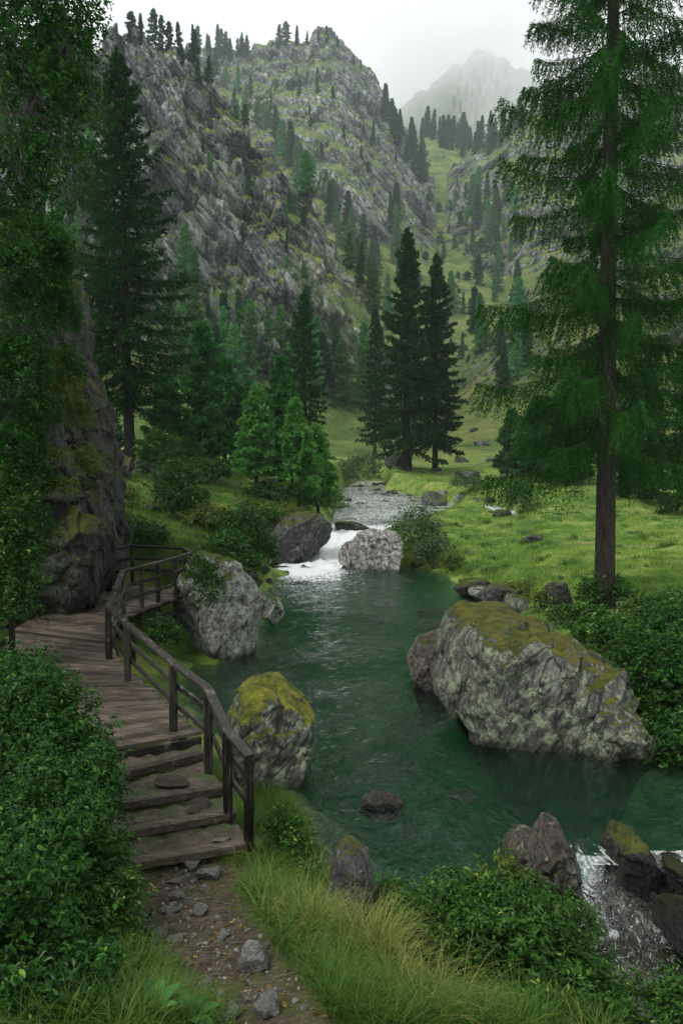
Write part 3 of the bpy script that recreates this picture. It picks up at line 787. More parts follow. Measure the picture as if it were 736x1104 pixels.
rock('boulder', 'huge mossy grey boulder with orange-brown moss top at the pool edge', [(474, 755), (482, 722), (498, 680), (512, 668), (545, 666), (585, 674), (622, 690), (655, 706), (676, 724), (688, 748), (682, 790), (655, 825), (605, 832), (560, 818), (520, 800), (484, 778)], 14.4, 1.75, 3, 'rock_mossy', 'boulder', sub=7, amp=.07, sink=1.1, grain=(.6, 1.5, 1), q=4, cuts=9, cutd=(.82, .95))
rock('boulder', 'low green-lichened boulder against the lower side of the huge mossy boulder', [(632, 838), (640, 800), (655, 770), (680, 762), (705, 780), (718, 802), (712, 830), (680, 848)], 13.1, 1.0, 8, 'rock_mossy', 'boulder', sub=6, amp=.1, sink=1.2)
rock('boulder', 'pinkish slanting slab boulder behind the huge mossy boulder', [(441, 742), (446, 722), (458, 702), (480, 690), (505, 684), (510, 720), (505, 752), (475, 760), (450, 752)], 17.6, 1.0, 12, 'rock_pink', 'boulder', sub=6, amp=.09, sink=1.2)
rock('boulder', 'tall pale lichened boulder under the boardwalk viewing platform', [(180, 705), (184, 660), (196, 622), (210, 600), (230, 598), (250, 614), (272, 634), (283, 660), (279, 690), (250, 700)], 20.6, 1.5, 21, 'rock_pale', 'boulder', sub=6, amp=.1, sink=1.2)
rock('rock', 'small rounded rock in the water beside the tall pale boulder', [(280, 668), (284, 650), (296, 644), (306, 652), (306, 664), (296, 672)], 24.5, .45, 23, 'rock_pale', sub=5, amp=.09)
rock('boulder', 'grey boulder with a bright yellow-green moss top beside the stair railing', [(242, 800), (243, 765), (252, 748), (272, 742), (290, 739), (312, 754), (330, 768), (339, 782), (336, 812), (322, 845), (300, 862), (262, 856)], 12.3, .9, 31, 'rock_greenmoss', 'boulder', sub=6, amp=.07, sink=1.2, grain=(.7, 1.4, 1), q=4.5, cuts=8, cutd=(.84, .96))
rock('rock', 'leaning striped grey stone at the grassy waterside', [(350, 985), (354, 950), (364, 924), (378, 917), (392, 926), (403, 950), (404, 982), (390, 1000), (360, 1000)], 8.0, .35, 35, 'rock', sub=6, cuts=5, cutd=(.85, .96), grain=(.5, 1.6, .8), amp=.07, sink=.6)
rock('boulder', 'pale rounded boulder in the middle beside the white cascade', [(364, 606), (372, 590), (386, 577), (405, 571), (422, 577), (433, 590), (437, 606), (428, 616), (400, 618), (375, 615)], 38.2, 1.5, 41, 'rock_white', 'boulder', sub=6, amp=.09, sink=1.2)
rock('boulder', 'dark wet slanting boulder on the left bank of the cascade', [(279, 604), (281, 578), (292, 560), (318, 553), (342, 556), (358, 572), (352, 590), (330, 602), (308, 613), (288, 614)], 39.6, 1.9, 43, 'rock', 'boulder', sub=6, amp=.12, grain=(.6, 1.5, 1), sink=1.2)
rock('rock', 'small dark rock under the stream lip above the cascade', [(360, 578), (366, 565), (384, 562), (400, 570), (402, 580), (385, 584)], 47.5, .7, 47, 'rock_dark', sub=5, amp=.1)
rock('boulder', 'brown knobbly rock standing upright at the outflow rapids', [(569, 958), (574, 925), (583, 904), (592, 889), (604, 893), (612, 912), (624, 930), (628, 965), (628, 998), (610, 1005), (580, 998)], 9.2, .4, 51, 'rock_brown', 'rock', sub=6, amp=.12, cuts=3, cutd=(.9, .97), sink=1.2)
rock('boulder', 'grey rounded rock behind the upright brown rock', [(546, 948), (550, 918), (562, 908), (580, 906), (592, 920), (594, 955), (585, 975), (556, 970)], 9.7, .4, 53, 'rock_brown', 'rock', sub=6, cuts=6, cutd=(.85, .96), amp=.07, sink=1.2)
rock('rock', 'dark lichened rock in the middle of the outflow rapids', [(654, 950), (657, 928), (664, 910), (682, 903), (700, 912), (714, 934), (717, 952), (700, 962), (668, 960)], 9.75, .45, 55, 'rock_dark', sub=6, cuts=8, cutd=(.8, .95), amp=.1, sink=1.2)
rock('rock', 'dark rock cut by the picture edge beside the outflow', [(716, 958), (720, 938), (735, 934), (752, 944), (756, 965), (735, 972)], 9.6, .35, 57, 'rock_dark', sub=5, sink=1.2)
rock('rock', 'dark wedge of rock on the near side of the outflow', [(716, 1012), (722, 988), (738, 978), (770, 985), (775, 1030), (740, 1040)], 8.9, .4, 59, 'rock_dark', sub=5, sink=.4)
rock('rock', 'upright dark stone standing in the meadow beside the great larch', [(583, 660), (586, 640), (594, 631), (606, 627), (618, 634), (621, 650), (617, 660), (600, 664)], 22.3, .45, 61, 'rock_dark', sub=5, amp=.09, sink=.4)
for i, (o, Y, lab) in enumerate([
    ([(489, 636), (494, 626), (512, 624), (528, 630), (530, 640), (515, 646), (498, 645)], 30.5, 'dark flat rock where the meadow bank dips into the pool'),
    ([(520, 648), (524, 636), (540, 630), (556, 636), (560, 648), (545, 656), (530, 656)], 28.0, 'mossy grey bank rock second from the meadow corner'),
    ([(545, 655), (552, 644), (566, 642), (574, 652), (566, 662), (552, 662)], 26.5, 'rounded bank rock nearest the upright meadow stone'),
    ([(505, 640), (512, 632), (524, 632), (527, 640), (518, 646)], 30.0, 'small pale bank rock wedged between two larger ones'),
    ([(560, 664), (566, 656), (580, 655), (586, 664), (574, 670)], 24.5, 'low flat bank rock at the water below the upright stone')]):
    rock('rock', lab, o, Y, .55, 65 + i, ['rock_dark', 'rock', 'rock_mossy', 'rock_pale', 'rock'][i], sub=5, amp=.1, sink=.4, group='rocks along the meadow bank')
for i, (px, py, wpx, hpx, Y, lab) in enumerate([
    (412, 872, 52, 26, 11.4, 'brown submerged rock just breaking the near water'), (500, 848, 34, 12, 12.2, 'pale flat stone under the water near the huge boulder'), (422, 863, 26, 9, 11.8, 'pale stone under water behind the brown submerged rock'),
    (413, 646, 26, 8, 30.0, 'pale flat stone under water in front of the cascade boulder'), (463, 657, 34, 10, 28.0, 'dark stone under clear water off the meadow bank'), (410, 664, 20, 6, 26.7, 'small pale stone under water in mid pool'), (475, 671, 52, 12, 25.6, 'long dark rock under shallow water behind the pink slab')]):
    c = A(px, py, Y)
    depth = .03 if i == 0 else .22
    o = [(px - wpx / 2, py), (px - wpx / 4, py - hpx / 2), (px + wpx / 4, py - hpx / 2), (px + wpx / 2, py), (px + wpx / 4, py + hpx / 2), (px - wpx / 4, py + hpx / 2)]
    r_ = rock('rock', lab, o, Y, wpx * pxm(Y) * .45, 75 + i, ['rock_brown', 'rock_pale', 'rock_pale', 'rock_pale', 'rock_dark', 'rock_pale', 'rock_dark'][i], sub=5, amp=.08, sink=.2, group='stones under the water')
    r_.location.z -= depth + c[2]

# loose rocks: a few shapes, each copy its own thing on the land
protos = []
for i, mt in enumerate(['rock', 'rock_dark', 'rock_pale', 'rock_mossy', 'rock_bare', 'rock_slab']):
    th = np.linspace(0, 2 * np.pi, 9)[:-1]
    rng = np.random.default_rng(200 + i)
    V, F = ICO[4]
    W = V * np.array([1, .75, .55])
    g_ = W + 13.7 * i
    rc_ = np.random.default_rng(230 + i)
    for _ in range(14):
        nv = rc_.normal(size=3); nv /= np.linalg.norm(nv)
        pr = W @ nv
        W = W - np.maximum(pr - pr.max() * rc_.uniform(.62, .9), 0)[:, None] * nv
    W = W + V * (.09 * facet(g_ * 1.3, 210 + i, 1.2)[0] + .08 * fbm(g_ * 3, 4, 220 + i))[:, None]
    protos.append(mesh_data('rock', W, [F], M[mt], None, True))
def loose(name, px, py, wpx, k, seed, label, cat='rock', group=None, lift=.15, flat=1.0, world=None):
    p = hit(px, py) if world is None else world
    if p is None: return None
    rng = np.random.default_rng(seed)
    s = wpx * pxm(p[1]) / 2
    o = link(name, protos[k], None, (p[0], p[1], p[2] + s * lift))
    o.scale = (s * rng.uniform(.9, 1.1), s * rng.uniform(.8, 1.2), s * rng.uniform(.8, 1.2) * flat)
    o.rotation_euler = (rng.uniform(-.2, .2), rng.uniform(-.2, .2), rng.uniform(0, 6.3))
    return tag(o, label, cat, group)
rng = np.random.default_rng(5)
for k, (px, py, wp, kk, lab) in enumerate([
    (275, 1042, 56, 2, 'pale angular stone in the dirt of the path'), (288, 1092, 48, 2, 'pale stone at the bottom end of the path'), (248, 1097, 28, 0, 'small grey stone beside the bottom path stone'),
    (227, 945, 36, 2, 'flat pale stone right below the lowest step'), (190, 968, 26, 2, 'flat stone on the path below the steps'), (183, 984, 26, 2, 'flat greenish paving stone second down the path'), (155, 992, 20, 0, 'grey stone at the bush side of the path'),
    (190, 1014, 24, 2, 'half buried flat stone in the middle of the path'), (192, 952, 22, 2, 'small flat stone close under the lowest step'), (160, 1003, 18, 0, 'small stone among the dirt beside the bush'), (150, 975, 16, 0, 'little stone under the bush edge near the steps'), (287, 1022, 16, 0, 'small dark stone behind the pale angular stone'), (205, 1040, 12, 0, 'pebble-like stone in the bare dirt'), (215, 985, 30, 0, 'squarish pale stone in the upper path dirt'), (240, 1010, 20, 0, 'rounded stone at the grass side of the path'), (172, 1008, 26, 0, 'pale lump of rock at the bush side of the path'), (225, 1062, 24, 0, 'grey stone beside the pale angular one'), (205, 930, 44, 0, 'wide flat stone touching the lowest step')]):
    loose('stone', px, py, wp, 4, 300 + k, lab, 'stone', 'stones of the trodden path', .14 if k > 2 else .22, .6 if k > 2 else .95)
for k, (px, py, wp, kk, lab) in enumerate([
    (430, 502, 40, 1, 'dark flat boulder at the foot of the twin spruces'), (470, 508, 14, 1, 'small dark rock beside the twin spruce trunks'), (505, 515, 34, 0, 'grey slab rock on the green bank beyond the riffle'), (478, 533, 18, 2, 'pale rock on the far bank of the riffle'), (528, 540, 16, 1, 'dark rock at the bend of the side channel'), (541, 556, 22, 1, 'dark rock beside the side channel in the meadow'),
    (495, 538, 22, 2, 'flat pale rock dividing the riffle from the side channel'), (470, 546, 46, 0, 'broad grey rock bar in the riffle'), (452, 556, 22, 1, 'dark rock on the near edge of the riffle'), (503, 597, 12, 2, 'small pale rock in the meadow corner above the pool'), (573, 584, 24, 0, 'grey rock sunk in a meadow hummock'), (568, 582, 8, 2, 'tiny pale rock on the meadow hummock'),
    (532, 497, 22, 2, 'pale rock in the far meadow below the small trees'), (497, 498, 24, 1, 'low dark rock on the far meadow terrace'), (520, 480, 22, 0, 'grey rock on the upper meadow terrace'), (670, 532, 34, 1, 'dark boulder in the meadow behind the great larch'), (510, 465, 14, 0, 'small grey rock high on the meadow slope'), (548, 470, 12, 2, 'small pale rock below the meadow edge wood'),
    (160, 478, 14, 1, 'dark rock in the grass behind the tall spruce'), (158, 512, 60, 1, 'long dark slab lying below the tall spruce'), (125, 508, 50, 1, 'dark mossy slab beside the spruce trunk'), (142, 536, 18, 1, 'dark rock in the mossy bank above the railing'), (162, 548, 22, 0, 'grey upright rock in the mossy bank'), (170, 570, 24, 2, 'pale flat rock in the bank behind the railing'), (215, 580, 22, 1, 'dark rock on the bank above the tall pale boulder'), (250, 600, 20, 0, 'grey rock at the waterside behind the tall pale boulder'), (230, 500, 30, 1, 'dark rock under the bushy green pine'), (290, 528, 40, 1, 'big dark boulder in the shade of the young larches'), (258, 545, 24, 1, 'dark rock at the edge of the young larches'), (262, 566, 18, 0, 'grey mossy rock by the left cascade boulder'), (272, 615, 10, 3, 'small brown rock at the pool beside the cascade boulder'), (262, 617, 14, 3, 'brown mossy rock at the pool corner'), (380, 565, 22, 1, 'dark rock at the head of the cascade'), (450, 610, 16, 1, 'dark rock at the waterline under the willow bush'), (470, 612, 14, 0, 'grey rock at the waterline beside the willow bush')]):
    loose('rock', px, py, wp, kk, 400 + k, lab, 'rock', 'rocks of banks and meadow', .12, .85)
for k, (px, py, wp, kk, lab) in enumerate([(297, 607, 28, 1, 'dark wet rock at the left foot of the cascade'), (284, 617, 24, 1, 'dark rock at the pool edge left of the foam'), (276, 630, 18, 1, 'dark rock at the pool edge beside the small rounded rock'), (290, 628, 14, 0, 'small grey rock in the water left of the foam'), (268, 622, 24, 3, 'mossy rock on the bank above the small rounded rock'), (286, 604, 22, 3, 'mossy rock on the bank beside the dark cascade boulder')]):
    loose('rock', px, py, wp, kk, 470 + k, lab, 'rock', 'rocks of banks and meadow', .15, .8)
for k, (px, py, wp, kk, lab) in enumerate([(641, 928, 20, 1, 'small dark rock at the lip of the outflow by the upright brown rock'), (722, 926, 26, 5, 'brown rock at the lip of the outflow by the picture edge'), (702, 966, 22, 5, 'brown rock in the rapids below the dark lichened rock'), (664, 990, 18, 1, 'dark stone splitting the white streak of the rapids'), (704, 1010, 24, 1, 'wet stone low in the rapids'), (676, 1030, 20, 5, 'brown wet stone at the near side of the rapids'), (690, 922, 18, 5, 'small brown stone under the lip of the outflow'), (640, 968, 16, 1, 'dark stone squeezed against the upright brown rock')]):
    loose('rock', px, py, wp, kk, 460 + k, lab, 'rock', 'wet rocks of the outflow', .2, .8)
sl = np.random.default_rng(9)
for k in range(26):                              # boulders breaking the riffle
    t = sl.uniform(.36, .93)
    s = np.r_[0, np.cumsum(np.linalg.norm(np.diff(UPPER[:, :2], axis=0), axis=1))]
    C = np.array([np.interp(t * s[-1], s, UPPER[:, j]) for j in range(4)])
    wd = sl.uniform(-1, 1) * C[3]
    p = np.array([C[0] + wd, C[1] + sl.uniform(-1, 1), C[2] - .05])
    loose('rock', 0, 0, sl.uniform(5, 17), int(sl.choice([0, 1, 1, 2])), 500 + k, 'wet grey rock breaking the shallow riffle above the cascade', 'rock', 'wet rocks in the riffle', 0, .7, p)
for k in range(86):                              # fallen blocks on the meadow slope and the gully
    if k < 20: px, py, wp = sl.uniform(350, 470), sl.uniform(405, 480), sl.uniform(4, 15)
    elif k < 30: px, py, wp = sl.uniform(480, 560), sl.uniform(350, 470), sl.uniform(4, 13)
    elif k < 46: px, py, wp = sl.uniform(440, 520), sl.uniform(160, 330), sl.uniform(3, 9)
    elif k < 66: px, py, wp = sl.uniform(478, 560), sl.uniform(320, 440), sl.uniform(5, 16)
    else: px, py, wp = sl.uniform(455, 500), sl.uniform(300, 400), sl.uniform(5, 14)
    loose('rock', px, py, wp, int(sl.choice([0, 2, 2])), 550 + k, 'fallen grey block lying on the far grassy valley slope', 'rock', 'fallen blocks on the valley slope', .05, .7)

# the rock wall beside the boardwalk
rock('cliff', None, [(-160, 720), (-160, 180), (-40, 190), (20, 232), (36, 258), (50, 296), (56, 340), (66, 388), (76, 420), (84, 470), (98, 520), (107, 565), (105, 605), (92, 645), (40, 668), (-40, 700)], 20.5, 3.2, 91, 'cliff', None, None, 'structure', sub=7, amp=.05, freq=3.6, q=5, sink=.1, grain=(.8, 1.0, 1.3), cuts=0)
rock('rock', 'mossy shoulder of rock at the foot of the rock wall by the deck', [(20, 662), (26, 610), (50, 560), (80, 545), (104, 570), (106, 610), (98, 640), (60, 662)], 19.6, 1.2, 93, 'cliff', sub=6, amp=.12, grain=(.7, 1.4, 1))

# ------------------------------------------------------------------ trees
def needles(rng, base, dirn, length, M_, nl, nw, spread=.9, sag=.15, seedcol=0.0):
    """base,dirn (N,3), length (N): needle tufts along each twig -> verts, tris, rnd"""
    N = len(base)
    q = (np.arange(M_)[None] + rng.random((N, M_))) / M_
    pos = base[:, None] + dirn[:, None] * (length[:, None] * q)[..., None]
    pos[..., 2] -= sag * length[:, None] * q ** 2
    n2 = rng.normal(size=(N, M_, 2, 3))
    d = dirn[:, None, None] * .75 + n2 * spread * .55
    d /= np.linalg.norm(d, axis=-1, keepdims=True)
    sz = rng.uniform(.6, 1.25, (N, M_, 2, 1)) * nl
    tip = pos[:, :, None] + d * sz
    wv = np.cross(d, rng.normal(size=d.shape)); wv /= np.linalg.norm(wv, axis=-1, keepdims=True) + 1e-9
    mid = pos[:, :, None] + d * sz * .4
    a, b = mid + wv * nw * sz / nl, mid - wv * nw * sz / nl
    V = np.stack([np.broadcast_to(pos[:, :, None], tip.shape), a, tip, b], -2).reshape(-1, 3)
    F = np.arange(len(V)).reshape(-1, 4)
    tw = np.repeat(rng.random(N) * .55, M_ * 2) + rng.random(N * M_ * 2) * .35
    R_ = np.repeat(np.clip(tw + seedcol, 0, 1), 4)
    return V, F, R_
def conifer(seed, H, Rr, clear, nb, nt_, nm, nl, nw, trunk_r, e0=(-.15, .7), droop=.25, up=.2, hang=.4, p=.85, twig=.38, limbs=True, bulge=.0, lean=(0, 0), limb_r=.016, gap=.0, tube_k=10):
    rng = np.random.default_rng(seed)
    t = np.sort((np.arange(nb) + rng.random(nb)) / nb) ** .92
    h = H * (clear + (.985 - clear) * t)
    az = np.arange(nb) * 2.39996 + rng.uniform(-.5, .5, nb)
    prof = (1 - t) ** p * (1 - bulge * np.exp(-t * 7)) + .035
    L = Rr * prof * rng.uniform(.62, 1.12, nb) * np.where(rng.random(nb) < gap, .45, 1)
    el = e0[0] + (e0[1] - e0[0]) * t ** 1.3 + rng.uniform(-.12, .12, nb)
    dr = np.stack([np.cos(az), np.sin(az)], -1)
    cx = np.stack([lean[0] * (h / H) ** 1.5, lean[1] * (h / H) ** 1.5], -1)
    def bp(i, s):
        x = L[i] * s * np.cos(el[i])
        z = h[i] + L[i] * (s * np.sin(el[i]) - droop * s ** 1.6 + up * s ** 3)
        return np.stack([cx[i, 0] + dr[i, 0] * x, cx[i, 1] + dr[i, 1] * x, z], -1)
    nti = np.maximum(3, (nt_ * (L / L.max()) ** .8).astype(int))
    bi = np.repeat(np.arange(nb), nti)
    j = np.concatenate([np.arange(k) for k in nti])
    s = .08 + .92 * (j + rng.random(len(bi)) * .9) / nti[bi]
    base = bp(bi, s)
    fw = bp(bi, np.minimum(s + .04, 1.04)) - bp(bi, s - .03); fw /= np.linalg.norm(fw, axis=1, keepdims=True)
    lat = np.cross(fw, [0, 0, 1.0]); lat /= np.linalg.norm(lat, axis=1, keepdims=True) + 1e-9
    side = np.where(j % 2 == 0, 1, -1) * rng.uniform(.3, 1.1, len(bi))
    dn = fw * .65 + lat * side[:, None] * (1 - .3 * min(hang, 1)) + np.array([0, 0, -1.0]) * hang * rng.uniform(.5, 1.3, len(bi))[:, None] + rng.normal(size=base.shape) * .12
    dn /= np.linalg.norm(dn, axis=1, keepdims=True)
    ln = twig * L[bi] ** .7 * (1.05 - .6 * s) * rng.uniform(.55, 1.15, len(bi)) + .04 * H / 20
    V, F, Rn = needles(rng, base, dn, ln, nm, nl, nw, sag=.15 + .3 * hang)
    # leader
    lb = np.array([[lean[0], lean[1], H * .97]]); V2, F2, R2 = needles(rng, np.repeat(lb, 6, 0), np.array([[0, 0, 1.0]]) + rng.normal(size=(6, 3)) * .12, np.full(6, H * .035), nm, nl * .7, nw)
    V, F, Rn = np.concatenate([V, V2]), np.concatenate([F, F2 + len(V)]), np.r_[Rn, R2]
    tb = MB()
    zz = np.r_[-.4, .0, .25, .8, np.linspace(1.6, H * .99, 14)]
    rr = trunk_r * np.r_[1.55, 1.35, 1.15, 1.04, np.linspace(1, .04, 14) ** .9]
    cxx = np.stack([lean[0] * np.clip(zz / H, 0, 1) ** 1.5 + .04 * trunk_r * 10 * np.sin(zz * .35 + seed) * .3, lean[1] * np.clip(zz / H, 0, 1) ** 1.5, zz], -1)
    tb.tube(cxx, rr, tube_k)
    if limbs:
        for i in range(nb):
            ss = np.linspace(0, .95, 5)
            tb.tube(bp(np.full(5, i), ss), (limb_r * L[i] ** .6 + .004) * np.array([1.3, .9, .65, .4, .12]), 4, cap=False)
    return (V, F, Rn), tb
def tree_thing(name, label, cat, loc, crown, tb, leafm, barkm, group=None, rotz=0, scale=1):
    e = empty(name, loc, label, cat, group)
    e.rotation_euler.z = rotz
    e.scale = (scale,) * 3
    link('trunk', tb.data('trunk', M[barkm], True), e)
    V, F, Rn = crown
    link('crown', mesh_data('crown', V, [F], M[leafm], {'rnd': Rn}), e)
    return e
def tree_loc(px, py, Y=None):
    if Y is None: return hit(px, py)
    p = A(px, py, Y)
    return np.array([p[0], p[1], gz(p[0], p[1]) - .05])

# the great larch
lp = G(650, 655, .95)
lp[2] = gz(lp[0], lp[1]) - .05
cr, tb = conifer(1, 33.0, 3.35, .13, 175, 105, 20, .115, .0135, .28, e0=(-.22, .35), droop=.22, up=.30, hang=1.35, p=.22, twig=.44, bulge=.0, lean=(.18, .2), limb_r=.009, tube_k=16, gap=.12)
tree_thing('larch_tree', 'great larch with drooping feathery branches and tall bare trunk on the meadow', 'tree', lp, cr, tb, 'larch', 'bark_larch', rotz=.7)
# tall dark spruce on the bank
l = tree_loc(140, 504, 50)
cr, tb = conifer(2, (504 - 68) * pxm(50) + .3, 5.5, .16, 170, 42, 11, .22, .042, .34, e0=(-.25, .75), droop=.18, up=.24, hang=.35, p=.8, twig=.42, bulge=.25, lean=(-.4, 0), limb_r=.02, gap=.14)
tree_thing('spruce_tree', 'tall dark spruce with bare lower trunk on the bank above the railing', 'tree', l, cr, tb, 'spruce', 'bark_dark')
# twin spruces beyond the stream
l = tree_loc(438, 513, 95)
cr, tb = conifer(3, (513 - 257) * pxm(95), 5.3, .10, 170, 26, 9, .4, .085, .5, e0=(-.3, .7), droop=.15, up=.2, hang=.3, p=.8, twig=.42, bulge=.15, gap=.1)
tree_thing('spruce_tree', 'taller and broader of the twin dark spruces beyond the stream', 'tree', l, cr, tb, 'spruce', 'bark_dark')
l = tree_loc(469, 509, 98)
cr, tb = conifer(4, (509 - 280) * pxm(98), 4.3, .12, 150, 26, 9, .4, .085, .35, e0=(-.3, .7), droop=.15, up=.2, hang=.3, p=.75, twig=.42, bulge=.1, gap=.15)
tree_thing('spruce_tree', 'slimmer of the twin dark spruces, nearer the meadow', 'tree', l, cr, tb, 'spruce', 'bark_dark')
l = tree_loc(404, 500, 112)
cr, tb = conifer(5, (500 - 340) * pxm(112), 2.8, .12, 110, 14, 7, .42, .07, .25, p=.8)
tree_thing('spruce_tree', 'narrow dark spruce close behind the twin spruces', 'tree', l, cr, tb, 'spruce', 'bark_dark')
# dark spruce over the young larches
l = tree_loc(328, 500, 76)
cr, tb = conifer(6, (500 - 312) * pxm(76), 3.0, .12, 130, 16, 7, .3, .055, .28, e0=(-.35, .7), droop=.1, up=.15, hang=.3, p=.75, twig=.4, gap=.15)
tree_thing('spruce_tree', 'dark pointed spruce rising behind the light green young larches', 'tree', l, cr, tb, 'spruce', 'bark_dark')
# middle distance, each its own shape
MID = [  # px, base py, Y, top py, radius px, leaf, clear, label, seed, kind
    (222, 500, 62, 340, 40, 'pine', .10, 'broad blue-green pine right of the tall spruce', 10),
    (243, 498, 70, 385, 28, 'pine', .12, 'dark bushy pine between the broad pine and the young larches', 11),
    (182, 502, 57, 400, 36, 'pine', .06, 'low dark bushy conifer close beside the tall spruce trunk', 12),
    (276, 540, 46, 422, 27, 'young', .22, 'light green young larch nearest the pool bank', 13),
    (304, 536, 49, 408, 26, 'pine', .22, 'green larch standing behind the front young larches', 14),
    (322, 541, 46, 420, 27, 'young', .2, 'light green young larch with a thin trunk beside the cascade bank', 15),
    (343, 538, 49, 432, 22, 'young', .22, 'light green young larch nearest the stream', 16),
    (304, 520, 60, 378, 30, 'pine', .15, 'blue-green larch under the dark pointed spruce', 17),
    (268, 500, 70, 408, 24, 'pine', .1, 'small pine in the gap left of the young larches', 18),
    (572, 521, 76, 428, 27, 'pine', .2, 'small leaning pine at the edge of the meadow wood', 19),
    (585, 508, 84, 425, 30, 'pine', .15, 'pine behind the small leaning pine at the meadow wood', 20),
    (552, 503, 90, 432, 18, 'pine', .1, 'low dark conifer at the left end of the meadow wood', 21),
    (610, 515, 80, 400, 34, 'spruce', .12, 'dark spruce behind the great larch trunk', 22),
    (690, 530, 62, 380, 40, 'spruce', .10, 'dark hanging spruce right of the great larch trunk', 23),
    (745, 540, 55, 330, 48, 'spruce', .08, 'big dark spruce cut by the picture edge behind the larch', 24),
    (645, 505, 95, 370, 34, 'pine', .1, 'green conifer between larch trunk and the dark hanging spruce', 25),
    (90, 490, 62, 330, 30, 'pine', .1, 'green conifer left of the tall spruce by the rock wall', 26),
    (105, 500, 58, 430, 30, 'pine', .04, 'low bushy conifer between rock wall and tall spruce', 27),
    (65, 500, 66, 240, 36, 'pine', .1, 'tall green conifer half hidden behind the rock wall', 28),
]
for px, py, Y, top, rp, lf, clr, lab, sd_ in MID:
    l = tree_loc(px, py, Y)
    H = (py - top) * pxm(Y)
    k = pxm(Y)
    cr, tb = conifer(sd_, H, rp * k, clr, 120, 20, 9, 4.2 * k + .03, .95 * k, .018 * H, e0=(-.1, .9) if lf != 'spruce' else (-.3, .6), droop=.12, up=.15, hang=.25 if lf != 'spruce' else .6, p=.62, twig=.48, bulge=.25, gap=.15, lean=((sd_ % 5 - 2) * .12, 0))
    tree_thing('young_larch_tree' if lf == 'young' else 'spruce_tree' if lf == 'spruce' else 'pine_tree', lab, 'tree', l, cr, tb, lf, 'bark_dark')

# the far forest: every tree a thing of its own; a handful of shapes
far_shapes = {}
for key, n, (rr, p_, br) in (('dark', 4, (.17, .95, 80)), ('light', 4, (.2, .75, 66)), ('round', 3, (.22, .5, 44))):
    for i in range(n):
        cr, tb = conifer(700 + i + 10 * len(key), 20.0, 20 * rr * (1 + .15 * (i - 1)), .06, br, 9, 6, .95 if key != 'round' else 1.25, .26, .2, e0=(-.2, .8), droop=.15, up=.1, hang=.2, p=p_, twig=.42, limbs=False, bulge=.2, gap=.22)
        m = MB(); V, F, Rn = cr
        nt0 = sum(len(v) for v in tb.V)
        VV = np.concatenate(tb.V + [V]) / 20.0
        polys = [np.concatenate(v) for v in tb.P.values()] + [F + nt0]
        mi = np.concatenate([np.ones(sum(len(q) for q in polys[:-1]), int), np.zeros(len(F), int)])
        far_shapes.setdefault(key, []).append(mesh_data('far_conifer', VV, polys, [M['far_light' if key == 'light' else 'far_dark'], M['bark_dark']], {'rnd': np.r_[np.full(nt0, .3), Rn]}, midx=mi))
def far_tree(px, py, hpx, key, seed, label, group, name='conifer_tree', up_=False):
    p = hit(px, py)
    if p is None:
        for d in range(1, 60):
            p = hit(px, py + d)
            if p is not None: break
    if p is None: return
    rng = np.random.default_rng(seed)
    H = hpx * pxm(p[1])
    me = far_shapes[key][int(rng.integers(len(far_shapes[key])))]
    o = link(name, me, None, (p[0], p[1], p[2] - .05 * H))
    fat = 2.4 if name == 'bush' else 1
    o.scale = (H * 1.05 * fat * rng.uniform(.72, 1.4),) * 2 + (H * 1.05,)
    o.rotation_euler = (rng.normal() * .035, rng.normal() * .035, rng.uniform(0, 6.3))
    tag(o, label, 'tree' if name != 'bush' else 'bush', group)
def zone(poly, n, hr, keys, seed, label, group, name='conifer_tree', mind=5):
    rng = np.random.default_rng(seed)
    P = np.array(poly, float); pts = []
    lo, hi = P.min(0), P.max(0)
    tries = 0
    while len(pts) < n and tries < 6000:
        tries += 1
        q = rng.uniform(lo, hi)
        if poly_sd(np.array([q[0]]), np.array([q[1]]), P)[0] > 0: continue
        if any(abs(q[0] - a[0]) < mind and abs(q[1] - a[1]) < mind * 1.3 for a in pts): continue
        pts.append(q)
    for i, q in enumerate(pts):
        far_tree(q[0], q[1], rng.uniform(*hr), keys[int(rng.integers(len(keys)))], seed * 100 + i, label, group, name)
sk = 0
for px, py, h, key, lab in [
    (143, 43, 32, 'round', 'leftmost of the pines standing on the left crag top'), (152, 43, 30, 'dark', 'slim pine second from the left on the crag top'), (165, 43, 38, 'round', 'tallest pine on the left crag top'), (174, 44, 32, 'round', 'pine beside the tallest one on the crag top'), (183, 46, 24, 'round', 'last low pine at the right end of the crag top'),
    (300, 47, 22, 'round', 'rounded pine at the left end of the second ridge saddle'), (308, 47, 24, 'round', 'double-crowned pine on the second ridge saddle'), (320, 46, 20, 'dark', 'slim conifer on the second ridge saddle'), (331, 45, 14, 'dark', 'short conifer before the second ridge summit'), (343, 42, 12, 'dark', 'small conifer just left of the second summit'), (352, 42, 16, 'round', 'pine on the second ridge summit'), (364, 48, 12, 'dark', 'small conifer right of the second summit'), (381, 66, 10, 'dark', 'tiny conifer on the falling skyline of the second ridge'), (389, 72, 10, 'dark', 'second tiny conifer down the falling skyline')]:
    sk += 1
    far_tree(px, py + 3, h, key, 9000 + sk, lab, None)
zone([(192, 58), (215, 52), (266, 52), (268, 64), (240, 68), (196, 70)], 16, (16, 34), ['dark', 'round'], 31, 'misty conifer in the clump on the saddle behind the left crag', 'conifers on the far saddle', mind=4)
zone([(205, 85), (235, 80), (262, 95), (300, 130), (330, 190), (300, 165), (262, 135), (235, 100)], 20, (16, 30), ['dark', 'light'], 32, 'hazy conifer in the notch behind the left crag', 'conifers in the notch behind the crag')
